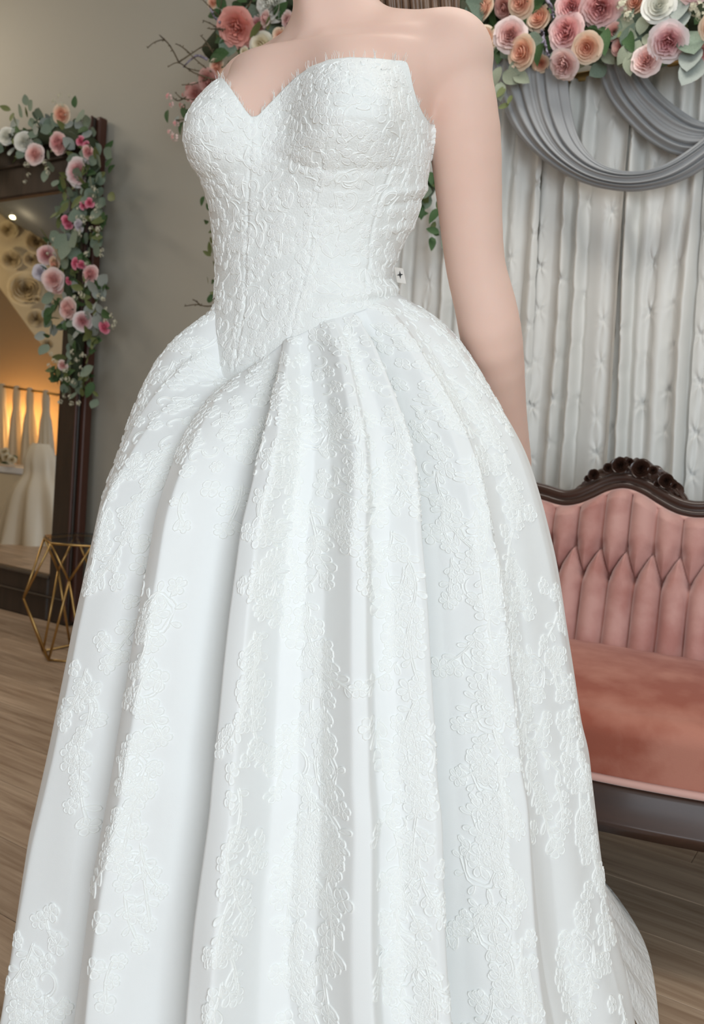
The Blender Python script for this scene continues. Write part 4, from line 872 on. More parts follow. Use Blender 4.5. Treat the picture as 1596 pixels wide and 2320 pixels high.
# greens that trail down behind the waist
for (x0, y0, x1, y1, n) in [(930, 380, 1010, 480, 30), (975, 470, 1030, 545, 9), (900, 440, 960, 500, 7), (1000, 250, 1040, 420, 12), (960, 150, 1040, 260, 16)]: bunch(garl, x0, y0, x1, y1, n, ['dgreen', 'dgreen', 'euc', 'olive'], (.035, .06), gw, (-.07, .0))
for (x0, y0, x1, y1, n) in [(462, 430, 500, 620, 16), (470, 620, 500, 690, 5)]: bunch(garl, x0, y0, x1, y1, n, ['dgreen', 'olive'], (.03, .05), gw, (-.07, .0))
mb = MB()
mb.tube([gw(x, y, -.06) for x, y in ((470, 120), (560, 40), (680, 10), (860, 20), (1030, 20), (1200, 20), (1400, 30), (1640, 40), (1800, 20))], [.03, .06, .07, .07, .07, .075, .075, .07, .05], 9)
mb.build('dark_backing', M['darkcore'], garl, True)['kind'] = 'stuff'  # added tube that darkens the gaps behind flowers and leaves
def twigs(parent, lists, m, name='twig', gwf=gw, off=.05, r=.0032):
    for pts in lists:
        q = [gwf(x, y, off + random.uniform(-.02, .02)) for x, y in spl(pts, 4 * len(pts))]; mb = MB().tube(q, list(np.linspace(r, r * .45, len(q))), 5)
        for k in range(2, len(q) - 1, 2):
            dd = np.array([random.uniform(-1, 1), random.uniform(-.3, .3), random.uniform(-1, 1)]) * .008; mb.tube([q[k], q[k] + dd], [r * .6, r * .4], 4)
        mb.build(name, m, parent, True)
twigs(garl, [[(500, 185), (440, 165), (405, 142), (380, 152)], [(405, 140), (388, 108), (372, 91), (350, 96), (334, 109)], [(374, 91), (361, 79)], [(432, 123), (415, 108), (399, 99)], [(404, 142), (432, 123), (466, 103), (482, 118)], [(482, 118), (468, 95), (454, 80)], [(478, 162), (455, 145), (432, 124)], [(475, 162), (445, 160), (418, 152)], [(470, 178), (440, 190), (412, 192)], [(450, 225), (415, 224), (397, 209)], [(430, 215), (405, 228), (392, 222)], [(505, 70), (480, 55), (460, 46)], [(500, 40), (478, 18), (455, -5)], [(510, 66), (488, 66), (470, 64)], [(496, 55), (500, 20), (505, -20)], [(400, 272), (420, 271)], [(500, 190), (520, 300), (490, 420), (484, 520), (490, 640)], [(500, 690), (470, 694), (445, 690), (418, 694)], [(455, 692), (445, 683), (437, 678)], [(560, 20), (572, -5), (578, -40)]], M['twig'])
twigs(garl, [[(470, 135), (450, 126), (436, 132), (415, 152)], [(500, 52), (486, 38), (476, 18)], [(1228, 70), (1236, 100), (1242, 126)], [(1240, 0), (1252, 20), (1255, 40)]], M['lav'], 'lavender_sprig', r=.0055)
# ================= standing mirror =================
MA = math.radians(33.0); ma = np.array([-math.cos(MA), math.sin(MA), 0]); mn = np.array([-math.sin(MA), -math.cos(MA), 0]); LEAN = math.radians(1.2)
mu_ = np.array([0, 0, 1.0]) * math.cos(LEAN) - mn * math.sin(LEAN); mN = mn * math.cos(LEAN) + np.array([0, 0, 1.0]) * math.sin(LEAN)
MB0 = at(150, 1420, 1.0); MB0 = CO + (MB0 - CO) * (HC / (HC - MB0[2]))      # base corner on the floor
SH = .038
def muv(px, py): h = hit(px, py, MB0, mN) - MB0; return float(h @ ma) - SH * float(h @ mu_), float(h @ mu_)
def mp_(u, v, d=0): return MB0 + ma * (u + SH * v) + mu_ * v + mN * d
_, vb = muv(60, 1295); _, vt = muv(60, 442); ug = .134; uo, vtop = muv(209, 274); _, vbo = muv(20, 1375)
UW = 1.18; vT = vtop + .02
mir = empty('standing_mirror', MB0); tag(mir, 'tall dark wood framed mirror leaning on the wall, garlanded with roses', 'mirror')
def fb(name, u0, u1, v0, v1, d0, d1, m, bev=.008): o = MB().box(mp_(u0, v0, d0), ma * (u1 - u0), (mu_ + ma * SH) * (v1 - v0), mN * (d1 - d0), bev=bev).build(name, m, mir); return o
u0_, u1_ = 0.0, ug + UW + ug
fb('stile', 0, ug, 0.0, vT, -.05, 0, M['mwood']); fb('stile', u1_ - ug, u1_, 0.0, vT, -.05, 0, M['mwood'])
fb('rail', ug, u1_ - ug, vt, vT, -.05, -.001, M['mwood']); fb('rail', ug, u1_ - ug, 0.0, vb, -.05, -.001, M['mwood'])
fb('edge_moulding', -.028, 0, 0.02, vT, -.055, -.012, M['mred'], .005); fb('edge_moulding', u1_, u1_ + .028, 0.02, vT, -.055, -.012, M['mred'], .005)
fb('bead', -.002, .012, 0.02, vT, 0, .012, M['mred'], .004); fb('bead', 0, u1_, vb * .52, vb * .58, 0, .012, M['mwood'], .004); fb('bead', ug * .93, u1_ - ug * .93, vb - .014, vb - .002, 0, .008, M['mwood'], .003)
fb('bead', 0.01, u1_ - .01, vt + (vT - vt) * .45, vt + (vT - vt) * .5, 0, .012, M['mwood'], .004)
fb('backboard', 0.0, u1_, .02, vT - .01, -.06, -.051, M['mwood'], .002)
g = MB().box(mp_(ug, vb, -.028), ma * UW, (mu_ + ma * SH) * (vt - vb), mN * .004).build('mirror_glass', M['mirror'], mir)
# --- garland on the mirror
mg = empty('mirror_garland', mp_(.1, vT - .1, .05)); tag(mg, 'rose and eucalyptus garland draped over the corner of the tall mirror', 'garland')
def gm(x, y, off=0.0): return hit(x, y, MB0 + mN * (.06 + off), mN)
def mdir(sp=.5): return Vector(mN) + Vector((random.uniform(-sp, sp), random.uniform(-sp, sp), random.uniform(-sp, sp * .6))) + Vector((.25, -.2, 0))
for (x, y, r_, c) in [(140, 261, 22, 'peach'), (15, 308, 19, 'white'), (55, 321, 21, 'white'), (79, 350, 22, 'blush'), (133, 325, 23, 'pink'), (183, 320, 11, 'hot'), (196, 328, 8, 'hot'), (200, 345, 15, 'pink'), (180, 391, 31, 'whitepink'), (203, 460, 11, 'hot'), (190, 465, 10, 'hot'), (151, 500, 12, 'hot'), (156, 510, 10, 'hot'), (179, 511, 14, 'lilac'), (106, 578, 20, 'pink'), (124, 598, 16, 'peach'), (91, 617, 17, 'lilac'), (121, 634, 25, 'blush'), (172, 597, 13, 'hot'), (184, 600, 10, 'hot'), (205, 622, 20, 'pink'), (155, 637, 9, 'hot'), (130, 655, 12, 'dusk'), (155, 700, 25, 'blush'), (188, 728, 21, 'whitepink'), (237, 742, 14, 'hot'), (232, 738, 10, 'hot'), (142, 828, 12, 'blush'), (-20, 300, 20, 'pink'), (-40, 350, 20, 'peach')]:
    p = gm(x, y, random.uniform(.01, .04)); R = r_ / ppm(p) * 1.05; kind = 1 if c in ('whitepink', 'pink') else random.choice([0, 2])
    rose(mg, p, R, c, mdir(.5) + Vector((0, 0, -.15)), kind, 'peony' if kind == 1 else 'rose', (4, 5) if r_ > 15 else (3, 3))
def bm_(x0, y0, x1, y1, n, kinds, L_=(.045, .075), off=(-.03, .02)): bunch(mg, x0, y0, x1, y1, n, kinds, L_, gm, off)
bm_(-60, 265, 215, 345, 84, ['euc', 'euc', 'dgreen', 'olive', 'duskb']); bm_(-40, 340, 120, 385, 12, ['euc', 'olive'], (.04, .06)); bm_(175, 320, 248, 430, 40, ['olive', 'dgreen', 'euc']); bm_(125, 400, 245, 560, 66, ['euc', 'euc', 'olive', 'dgreen'])
bm_(110, 540, 215, 640, 38, ['euc', 'duskb', 'dgreen', 'olive']); bm_(105, 640, 240, 790, 72, ['euc', 'dgreen', 'olive', 'duskb']); bm_(125, 780, 215, 880, 44, ['euc', 'olive', 'dgreen'], (.045, .075)); bm_(145, 870, 225, 905, 8, ['olive', 'euc'], (.035, .055))
for (x, y, dx, dy, L_, k) in [(60, 240, 0, 1, .05, 'euc'), (65, 250, .6, .4, .06, 'euc'), (25, 250, -.6, .2, .06, 'olive'), (30, 255, .2, -.6, .06, 'olive'), (175, 262, .9, -.3, .075, 'euc'), (170, 245, 0, .9, .055, 'dgreen'), (75, 297, .9, 0, .06, 'duskb'), (165, 525, .6, -.9, .09, 'euc'), (150, 530, -.6, -.9, .08, 'euc'), (155, 545, -.1, -1, .09, 'euc'), (245, 440, 1, -.5, .09, 'olive'), (240, 360, .6, .6, .06, 'euc'), (120, 700, -.8, -.4, .07, 'dgreen'), (115, 705, -.4, -1, .07, 'dgreen'), (230, 705, .9, -.4, .07, 'dgreen')]:
    p = gm(x, y, .035); leaf(mg, p, L_, k, Vector(-ma) * dx + Vector((0, 0, dy)) + Vector(mN) * .15, mdir(.3))
for (x0, y0, x1, y1, n) in [(195, 420, 240, 470, 5), (170, 470, 235, 540, 14), (190, 560, 235, 600, 4), (170, 660, 240, 680, 4), (225, 670, 270, 740, 7), (140, 790, 200, 870, 10), (135, 895, 180, 915, 6), (55, 370, 80, 430, 4), (100, 365, 115, 395, 3), (110, 215, 160, 240, 5), (95, 530, 130, 575, 5), (110, 790, 130, 830, 3)]:
    for _ in range(n):
        x, y = random.uniform(x0, x1), random.uniform(y0, y1); blossom(mg, gm(x, y, .03), random.uniform(.010, .016), 'cordw', mdir(.4), 'white_sprig')
mb = MB(); mb.tube([gm(x, y, -.02) for x, y in ((-80, 310), (60, 312), (170, 305), (205, 330), (212, 420), (180, 500), (160, 600), (160, 700), (175, 780), (170, 870))], [.03, .035, .04, .04, .035, .03, .03, .035, .03, .015], 8); mb.build('dark_backing', M['darkcore'], mg, True)['kind'] = 'stuff'
# ================= what the mirror shows: the other end of the shop =================
def rp(px, py, dist):
    h = hit(px, py, mp_(ug, vb, -.024), mN); d = ray(px, py); r = d - 2 * (d @ mN) * mN; return h + r * dist
vs = np.array(ray(60, 900)); vr = vs - 2 * (vs @ mN) * mN; rx = np.cross(vr, [0, 0, 1]); rx /= np.linalg.norm(rx)
def rslab(name, pts, dist, thick, m, **k):
    c = np.mean([rp(x, y, dist) for x, y in pts], 0); P_ = []
    for x, y in pts:
        a = rp(x, y, 1.0); b = rp(x, y, 2.0); d = b - a; t = ((c - a) @ vr) / (d @ vr); P_.append(a + d * t)
    n = len(P_); V = P_ + [p + vr * thick for p in P_]; Fc = [list(range(n)), [n + i for i in range(n)][::-1]] + [[i, (i + 1) % n, n + (i + 1) % n, n + i] for i in range(n)]
    o = mesh_np(name, V, Fc, m, smooth=False, loc=c); return o
mcream = mat('cream_wall_paint', (.62, .52, .36), .8, .2); mtan = mat('tan_wall_paint', (.34, .25, .15), .85, .2); mduct = mat('grey_duct', (.22, .23, .24), .45, .4, metal=.4); mgown = mat('hanging_gown_satin', (.70, .64, .52), .5, .4, sheen=.2); mgown2 = mat('display_gown_satin', (.78, .72, .60), .45, .4, sheen=.2)
o = rslab('trim_1', [(-150, 395), (-60, 440), (0, 472), (50, 498), (134, 531), (200, 560), (200, 935), (134, 832), (67, 745), (0, 652), (-60, 570), (-150, 450)], 3.1, .08, mcream); tag(o, kind='structure')
o = rslab('wall_side', [(-200, 300), (260, 300), (260, 1500), (-200, 1500)], 4.35, .08, mtan); tag(o, kind='structure')
mb = MB(); a = rp(-120, 350, 3.3); b = rp(190, 520, 3.0); mb.tube([a, b], .22, 24); o = mb.build('ventilation_duct', mduct, None, True, loc=a); tag(o, 'round grey duct near the ceiling, reflected at the top of the mirror', 'duct')
# spotlight seen in the mirror
lc = rp(30, 490, 2.9); mb = MB().tube([lc + np.array([0, 0, .0]), lc + np.array([0, 0, .12])], .03, 12); lamp = mb.build('spotlight', mduct, None, True, loc=lc); tag(lamp, 'small glowing spotlight on the slope, reflected in the mirror', 'light')
MB().ball(lc + np.array([0, 0, -.004]), (.026, .026, .018), 12, 8).build('bulb', emit('bulb_glow', (1, .85, .45), 14), lamp, True)
# paper roses on the cream slope
for (x, y, r_) in [(25, 588, 22), (72, 588, 17), (58, 655, 36), (84, 678, 8), (82, 722, 20), (18, 520, 20), (85, 548, 26), (108, 780, 12), (-40, 520, 24)]:
    p = rp(x, y, 3.02); Rr = r_ / (F / (4.0 + 3.05)); t = newobj('paper_rose', None, None)
    bpy.data.objects.remove(t); k3 = ('paper', 0)
    if k3 not in RMM:
        out = []
        for m_ in RM[0]: c_ = m_.copy(); c_.materials.append(mcream); out.append(c_)
        RMM[k3] = out
    cm, pm_, po = RMM[k3]; o = newobj('paper_rose', cm, None); o.matrix_world = Matrix.Translation(Vector(p)) @ orient(-vr, random.random() * 6) @ Matrix.Scale(Rr, 4)
    for k in range(5): q_ = newobj('petal', pm_, o); q_.rotation_euler = (0, 0, k * 1.257)
    for k in range(6): q_ = newobj('petal', po, o); q_.rotation_euler = (0, 0, .5 + k * 1.047)
    big = {(58, 655): 'largest cream paper rose on the slope reflected in the mirror', (25, 588): 'mid-sized cream paper rose just above the largest one, toward the left edge', (72, 588): 'cream paper rose above and right of the largest, beside the pink garland roses',
           (84, 678): 'tiny paper rosebud tucked at the lower right of the largest paper rose', (82, 722): 'cream paper rose on the reflected slope directly below the tiny bud', (18, 520): 'shaded paper rose just under the glowing reflected spotlight',
           (85, 548): 'shaded paper rose high on the reflected slope, under the grey duct', (108, 780): 'small cream paper rose lowest on the reflected slope', (-40, 520): 'shaded paper rose beyond the left edge of the photo'}[(x, y)]
    tag(o, big, 'paper flower', 'paper roses on the reflected slope')
# rail, hanging gowns, white ledge, big display gown
def gown_drape(name, x, y0, y1, wpx, dist, m, label, grp, flare=1.6, seed=0):
    r = np.random.default_rng(seed); T0 = rp(x, y0, dist); B0 = rp(x, y1, dist); sc = F / (4.0 + dist); nr_, nc_ = 26, 72; P_ = np.zeros((nr_, nc_, 3)); ph = r.uniform(0, 6, 3)
    for i in range(nr_):
        t = i / (nr_ - 1); c = T0 + (B0 - T0) * t; w_ = wpx / sc * .5 * (.35 + (flare - .35) * t ** .7) * (1 - .25 * math.exp(-((t - .28) / .1) ** 2))
        for j in range(nc_):
            th = j / nc_ * 2 * math.pi; rr_ = w_ * (1 + (.16 if flare < 1.5 else .26) * t * math.sin(th * 9 + ph[0] + t * 2) + .06 * t * math.sin(th * 17 + ph[1])); P_[i, j] = c + rx * rr_ * math.cos(th) + vr * rr_ * .45 * math.sin(th)
    o = mesh_np(name, P_.reshape(-1, 3), grid_faces(nr_, nc_, True), m, None, True, loc=B0); return tag(o, label, 'dress', grp)
a = rp(-80, 862, 3.9); b = rp(200, 905, 3.9); rail = MB().tube([a, b], .012, 8).build('clothes_rail', M['gold'], None, True, loc=a); tag(rail, 'brass clothes rail reflected in the mirror above the ivory gowns', 'rail')
for i, (x, lab) in enumerate([(-35, 'ivory gown on the reflected rail, beyond the left edge'), (5, 'ivory gown on the reflected rail at the left edge of the photo'), (38, 'ivory gown on the reflected rail beside the amber glow'), (68, 'broad ivory gown in the middle of the reflected rail'), (104, 'narrow pale gown nearest the mirror frame on the reflected rail')]):
    gown_drape('hanging_gown', x, 868 + x * .15, 1045 + (x % 7) * 2, 30, 3.9, mgown, lab, 'gowns on the reflected rail', 1.25, i)
for (x, y, pw) in ((38, 960, 7), (68, 990, 6), (104, 950, 6)): point('shop_lamp', rp(x, y, 4.12), pw, (1, .55, .2), .02)
point('slope_fill_light', rp(-150, 600, 1.9), 10, (1, .8, .5), .05)  # added fill for the cream slope, kept outside the mirror's view
o = rslab('display_ledge', [(-80, 1046), (80, 1064), (80, 1078), (-80, 1060)], 3.3, .35, M['trimw']); tag(o, 'white display ledge reflected in the mirror below the gowns', 'shelf')
o = rslab('ledge_cabinet', [(-80, 1062), (80, 1079), (80, 1235), (-80, 1215)], 3.35, .3, mcream); tag(o, 'cream cabinet front reflected in the mirror beneath the ledge', 'cabinet')
fv = empty('flower_vase', rp(14, 1052, 3.35)); tag(fv, 'small bunch of cream roses on the reflected white ledge', 'flowers')
for (dx, dy) in ((0, -8), (-14, -4), (12, -2), (-4, -20)): rose(fv, rp(14 + dx, 1044 + dy, 3.3), .035, 'cream', -vr, 0, 'rose', (4, 4))
for k in range(14): leaf(fv, rp(14 + random.uniform(-16, 14), 1048 + random.uniform(-14, 4), 3.35), .06, 'dgreen', Vector((random.uniform(-1, 1), random.uniform(-1, 1), random.uniform(-.3, 1))), -vr)
gown_drape('display_gown', 92, 1005, 1250, 100, 2.7, mgown2, 'large ivory ball gown spread on the floor, reflected at the mirror foot', None, 1.75, 9)
o = rslab('display_platform', [(-120, 1228), (140, 1262), (140, 1330), (-120, 1300)], 2.6, .9, mcream); tag(o, 'cream platform reflected along the bottom of the mirror', 'platform')
# ================= wire side table =================
TY = 3.25
def fl(px, py): p = at(px, py, 1.0); return CO + (p - CO) * (HC / (HC - p[2]))
tb_ = np.array([-.985, 3.33, 0]); tbl = empty('side_table', tb_); tag(tbl, 'brass wire side table with smoked glass top beside the mirror foot', 'table')
Yt = tb_[1]
ztp = .445; TPp = [tb_ + np.array([.15 * math.cos(math.radians(178 + 60 * k)), .15 * math.sin(math.radians(178 + 60 * k)), ztp]) for k in range(6)]
mb = MB(); n = 6; V = TPp + [p - np.array([0, 0, .008]) for p in TPp]; mb.add(V, [list(range(6)), [6 + i for i in range(6)][::-1]] + [[i, (i + 1) % 6, 6 + (i + 1) % 6, 6 + i] for i in range(6)]); mb.build('glass_top', M['dglass'], tbl)
tc_ = np.mean(TPp, 0); rim = MB().tube([p - np.array([0, 0, .012]) for p in TPp + [TPp[0]]], .0048, 6); rim.build('rim', M['gold'], tbl, True)
mid = []; bot = []
for i in range(6):
    a = TPp[i] - tc_; a2 = (TPp[i] + TPp[(i + 1) % 6]) / 2 - tc_; mid.append(tc_ + a2 * (1.55 if i % 2 == 0 else 1.0) + np.array([0, 0, -(ztp) * (.32 if i % 2 else .5)])); q = tc_ + a * .85; q[2] = .006; bot.append(q)
for i in range(6):
    for pr in ((TPp[i] - np.array([0, 0, .012]), mid[i]), (TPp[(i + 1) % 6] - np.array([0, 0, .012]), mid[i]), (mid[i], bot[i]), (mid[i], bot[(i + 1) % 6])): MB().tube(pr, .0045, 6).build('wire', M['gold'], tbl, True)
MB().tube(bot + [bot[0]], .0045, 6).build('foot_ring', M['gold'], tbl, True)
# ================= sofa =================
SA = math.radians(27); ss = np.array([math.cos(SA), -math.sin(SA), 0]); sn = np.array([-math.sin(SA), -math.cos(SA), 0])
SO = np.array([.641, 2.104, 0]); LB = .25      # back lean per metre
SEATZ = .44
def sp(x, y, z): return SO + ss * x + sn * y + np.array([0, 0, z])
bu = np.array([0, 0, 1.0]) - sn * LB; bn = np.cross(bu, ss); bn /= np.linalg.norm(bn); bn *= np.sign(bn @ sn)
def bxz(px, py): h = hit(px, py, sp(0, 0, SEATZ), bn) - SO; return float(h @ ss), float(h[2])
def bp_(x, z, d=0.0): return sp(x, 0, SEATZ) + bu * (z - SEATZ) + ss * 0 + bn * d
sofa = empty('victorian_settee', sp(0, .2, 0)); tag(sofa, 'tufted pink velvet settee with carved dark walnut crest rail', 'sofa')
WC = [bxz(x, y) for x, y in ((1222, 1138), (1265, 1151), (1290, 1154), (1320, 1149), (1350, 1137), (1380, 1123), (1408, 1116), (1432, 1118), (1460, 1130), (1490, 1149), (1520, 1166), (1550, 1177), (1596, 1182))]
xc = WC[6][0]
# symmetric continuation to both ends
half = .78; xs_ = [p[0] for p in WC]; zs_ = [p[1] for p in WC]
ex_l = [(xs_[0] - .10, zs_[0] + .012), (xs_[0] - .22, zs_[0] - .0), (xc - half, zs_[0] - .10), (xc - half - .04, zs_[0] - .2)]
ex_r = [(xs_[-1] + .10, zs_[-1] + .018), (xs_[-1] + .24, zs_[-1] + .01), (xc + half, zs_[-1] - .08), (xc + half + .04, zs_[-1] - .2)]
curve_ = ex_l[::-1] + WC + ex_r; cxs = np.array([p[0] for p in curve_]); czs = np.array([p[1] for p in curve_])
cs_ = spl(list(zip(cxs, czs)), 240)
def topz(x): return np.interp(x, cs_[:, 0], cs_[:, 1])
# tufted back
B1 = [bxz(*p) for p in ((1256, 1228), (1308, 1230), (1366, 1236), (1422, 1245), (1482, 1256), (1545, 1266))]; B2 = [bxz(*p) for p in ((1271, 1290), (1328, 1299), (1385, 1305), (1445, 1316), (1507, 1329), (1569, 1337))]
st = (B1[-1][0] - B1[0][0]) / 5; st2 = (B2[-1][0] - B2[0][0]) / 5; z1 = np.mean([b[1] for b in B1]); z2 = np.mean([b[1] for b in B2])
x1s = [B1[0][0] + st * k for k in range(-9, 15) if abs(B1[0][0] + st * k - xc) < half - .02]
off2 = B2[0][0] - B1[0][0]; off2 = off2 if 0 < off2 < st else st / 2
x2s = [x + off2 for x in x1s] ; x2s = [x1s[0] + off2 - st] + x2s; x2s = [x for x in x2s if abs(x - xc) < half - .01]
gx = np.linspace(xc - half - .02, xc + half + .02, 620); gz_n = 170
segs = []
for x in x1s: segs.append((x, z1, x + .012 * 0, 1.1))
for x in x2s: segs.append((x, z2, x - .004, .30))
for x in x1s:
    for y in x2s:
        if 0 < y - x < st * .99 or 0 < x - y < st * .99: segs.append((x, z1, y, z2))
Xg = np.repeat(gx[None, :], gz_n, 0); tg = np.linspace(0, 1, gz_n)[:, None]; Zg = .36 + (topz(gx)[None, :] + .006 - .36) * tg
dm = np.full(Xg.shape, 9.0)
for (xa, za, xb, zb) in segs:
    dx, dz = xb - xa, zb - za; t = np.clip(((Xg - xa) * dx + (Zg - za) * dz) / (dx * dx + dz * dz), 0, 1); dm = np.minimum(dm, np.hypot(Xg - xa - t * dx, Zg - za - t * dz))
r_ = np.clip(dm / (st * .5), 0, 1); hgt = .046 * np.sqrt(1 - (1 - r_) ** 2)
for (x, z) in [(x, z1) for x in x1s] + [(x, z2) for x in x2s]:
    q = np.hypot(Xg - x, Zg - z); hgt -= .016 * np.exp(-(q / .013) ** 2)
hgt = hgt * np.clip((topz(gx)[None, :] + .006 - Zg) / .03, 0.0, 1) ** .5 + .004
Pg = SO + ss * Xg[..., None]; Pg = Pg + bu * (Zg - SEATZ)[..., None] + np.array([0, 0, SEATZ]) + bn * (hgt + .012)[..., None]
mesh_np('tufted_back', Pg.reshape(-1, 3), grid_faces(gz_n, len(gx)), M['velvet'], sofa)
for (x, z) in [(x, z1) for x in x1s] + [(x, z2) for x in x2s]: MB().ball(bp_(x, z, .009), (.0065, .0065, .004), 8, 5, axes=[ss, bu / np.linalg.norm(bu), bn]).build('tuft_button', M['velvet'], sofa, True)
# welt and frame following the crest curve
wp = [bp_(x, z, .022) for x, z in cs_]; MB().tube(wp, .0062, 8).build('welt', M['welt'], sofa, True)
def sweep(profile, cs, mtl, name, dn=0.0):
    n = len(cs); tan = np.gradient(cs, axis=0); tan /= np.linalg.norm(tan, axis=1, keepdims=True); nor = np.stack([-tan[:, 1], tan[:, 0]], 1); k = len(profile); P_ = np.zeros((n, k, 3))
    for i in range(n):
        for j, (a, b) in enumerate(profile): x, z = cs[i] + nor[i] * a; P_[i, j] = bp_(x, z, b + dn)
    o = mesh_np(name, P_.reshape(-1, 3), grid_faces(n, k, True), mtl, sofa); return o
prof = [(.004, -.03), (.004, .020), (.008, .027), (.014, .030), (.018, .026), (.021, .024), (.026, .030), (.033, .033), (.041, .028), (.045, .018), (.047, .0), (.045, -.03)]
sweep(prof, cs_, M['wood'], 'crest_rail')
# carved crest: plate and flowers and leaves
CP = [bxz(x, y) for x, y in ((1300, 1118), (1320, 1098), (1345, 1078), (1372, 1060), (1395, 1043), (1412, 1038), (1432, 1043), (1450, 1041), (1480, 1053), (1505, 1068), (1530, 1090), (1548, 1112), (1564, 1142))]
cp = spl(CP, 90); nb_ = 14; P_ = np.zeros((90, nb_, 3))
for i in range(90):
    x, zt_ = cp[i]; zb_ = topz(x) + .036; zt_ = max(zt_, zb_ + .002) + .005 * abs(math.sin(i * .42))
    for j in range(nb_):
        f_ = j / (nb_ - 1); dd = .022 * math.sin(min(1, (1 - f_) * 1.6) * math.pi / 2) + .004 * math.sin(i * .5 + j); dd = dd if j < nb_ - 1 else -.012
        P_[i, j] = bp_(x, zb_ + (zt_ - zb_) * min(1, f_ * 1.08), dd)
back = P_[:, ::-1].copy()
for i in range(90):
    for j in range(nb_): back[i, j] = bp_(cp[i][0], float((back[i, j] - np.array([0, 0, 0]))[2]), -.018)
mesh_np('crest_plate', np.concatenate([P_, back], 1).reshape(-1, 3), grid_faces(90, 2 * nb_, True), M['wood'], sofa)
out = []
for m_ in RM[2]: c_ = m_.copy(); c_.materials.append(M['wood']); out.append(c_)
for (x, y, r2) in ((1411, 1062, 21), (1457, 1070, 24), (1352, 1083, 15), (1514, 1097, 19), (1494, 1104, 9), (1532, 1108, 9), (1338, 1092, 9), (1432, 1055, 11), (1384, 1068, 13), (1484, 1074, 12)):
    X_, Z_ = bxz(x, y); R = r2 * 1.05 / (F / 2.15); o = newobj('carved_rose', out[0], sofa); o.matrix_local = Matrix.Translation(Vector(bp_(X_, Z_, .036) - wloc(sofa))) @ orient(bn, random.random() * 6) @ Matrix.Scale(R, 4) @ Matrix.Scale(.8, 4, (0, 0, 1))
    for k in range(5): q_ = newobj('petal', out[1], o); q_.rotation_euler = (0, 0, k * 1.257)
lw = LMS['dgreen'].copy(); lw.materials.clear(); lw.materials.append(M['wood'])
for (x, y, a, L_) in ((1345, 1100, 170, .06), (1330, 1105, 200, .05), (1375, 1075, 150, .06), (1395, 1085, 190, .06), (1365, 1100, 200, .06), (1420, 1085, 200, .05), (1440, 1085, -10, .06), (1480, 1080, -20, .06), (1500, 1085, 0, .06), (1525, 1110, -40, .06), (1540, 1122, -50, .055), (1475, 1095, -20, .06), (1500, 1115, -30, .06), (1320, 1108, 205, .045), (1550, 1128, -55, .045), (1510, 1075, 20, .05)):
    X_, Z_ = bxz(x, y); a = math.radians(a); o = newobj('carved_leaf', lw, sofa); a += math.pi; yv = Vector(ss) * math.cos(a) + Vector(bu) * math.sin(a) + Vector(bn) * .1; yv.normalize(); zv = Vector(bn); zv = (zv - yv * zv.dot(yv)).normalized(); xv = yv.cross(zv)
    o.matrix_local = Matrix.Translation(Vector(bp_(X_, Z_, .021) - wloc(sofa))) @ Matrix((xv, yv, zv)).transposed().to_4x4() @ Matrix.Scale(L_, 4)
# seat
FZ = .315; DEP = .47
def front_y(x): u = (x - xc) / half; return DEP + .045 * math.cos(u * math.pi * 1.0) * (1 if abs(u) < 1 else 0) - .03 * abs(u) ** 3
nx, ny = 160, 60; P_ = np.zeros((ny, nx, 3))
for i in range(ny):
    t = i / (ny - 1)
    for j in range(nx):
        x = xc - half + .03 + (2 * half - .06) * j / (nx - 1); fy = front_y(x)
        if t < .72: tt_ = t / .72; y = -.01 + (fy - .03) * tt_; z = SEATZ + .012 * math.sin(tt_ * math.pi) + .022 * math.sin(math.pi * j / (nx - 1)) * math.sin(tt_ * math.pi) ** .5 - .004
        elif t < .86: a = (t - .72) / .14 * math.pi / 2; y = fy - .04 + .045 * math.sin(a) + .01 * 1; z = SEATZ - .045 + .041 * math.cos(a)
        else: tt_ = (t - .86) / .14; y = fy + .015 - .008 * tt_; z = SEATZ - .045 - (SEATZ - .045 - FZ) * tt_
        P_[i, j] = sp(x, y, z)
mesh_np('seat', P_.reshape(-1, 3), grid_faces(ny, nx), M['velvetseat'], sofa)
MB().tube([sp(x, front_y(x) + .010, FZ + .002) for x in np.linspace(xc - half + .03, xc + half - .03, 80)], .007, 8).build('seat_welt', M['welt'], sofa, True)
def fprof():
    out = []; 
    for x in np.linspace(xc - half - .01, xc + half + .01, 110): out.append((x, front_y(x)))
    return out
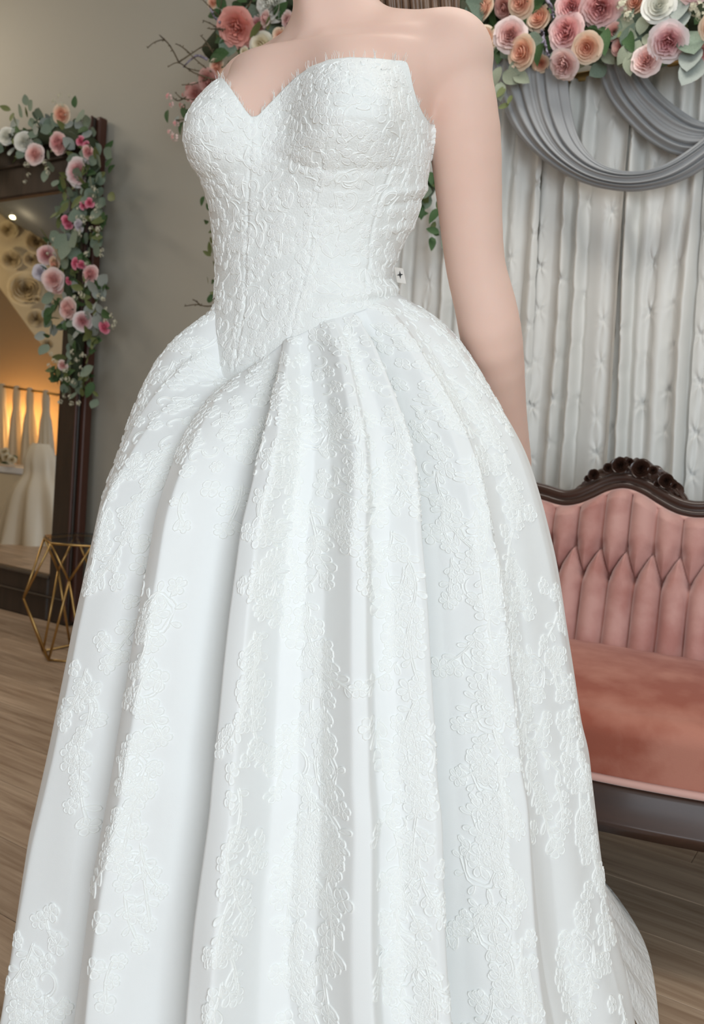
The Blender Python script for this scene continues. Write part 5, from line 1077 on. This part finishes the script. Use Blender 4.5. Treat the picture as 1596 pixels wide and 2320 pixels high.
pr = [(-.03, FZ - .002), (.004, FZ - .004), (.012, FZ - .016), (.012, FZ - .066), (.017, FZ - .070), (.017, FZ - .078), (.012, FZ - .082), (.004, FZ - .096), (-.03, FZ - .096)]
fp = fprof(); P_ = np.array([[sp(x, y + a, z) for a, z in pr] for x, y in fp]); mesh_np('seat_rail', P_.reshape(-1, 3), grid_faces(len(fp), len(pr), True), M['wood'], sofa)
MB().box(sp(xc - half, -.04, FZ - .09), ss * 2 * half, sn * (DEP - .02), (0, 0, .1)).build('seat_frame', M['wood'], sofa)
# back panel behind the tufting
P_ = []
for x in np.linspace(xc - half - .02, xc + half + .02, 90): zt_ = float(topz(x)) + .01; P_ += [bp_(x, .25, 0.0), bp_(x, zt_, 0.0), bp_(x, zt_, -.025), bp_(x, .25, -.025)]
mesh_np('back_frame', np.array(P_), grid_faces(90, 4, True), M['wood'], sofa)
for sg in (-1, 1):
    x = xc + sg * (half + .0); pts = [(x, -.06, .66), (x + sg * .02, .05, .685), (x + sg * .03, .20, .655), (x + sg * .035, .33, .64), (x + sg * .05, .41, .60), (x + sg * .035, .44, .54), (x + sg * .01, .42, .48), (x, .44, .40), (x, .45, .31)]
    MB().tube([sp(*p) for p in spl(pts, 34)], [.024] * 34, 10).build('arm', M['wood'], sofa, True)
    pd = [(x + sg * .004, a, b) for a, b in ((-.03, .44), (.38, .44), (.36, .56), (.30, .62), (.05, .655), (-.06, .64))]; mb = MB(); V = [sp(*p) for p in pd]; V2 = [v + ss * sg * .03 for v in V]; mb.add(V + V2, [list(range(6)), [6 + i for i in range(6)][::-1]] + [[i, (i + 1) % 6, 6 + (i + 1) % 6, 6 + i] for i in range(6)]); mb.build('arm_panel', M['velvet'], sofa)
    for (yy, kick) in ((.44, .05), (-.05, -.06)):
        x_ = xc + sg * (half - .05); MB().tube([sp(*p) for p in spl([(x_, yy, FZ - .08), (x_ + sg * .02, yy + kick * .5, .17), (x_ + sg * .0, yy + kick * .2, .08), (x_ + sg * .02, yy + kick, .016)], 14)], list(np.linspace(.028, .014, 14)), 10).build('leg', M['wood'], sofa, True)
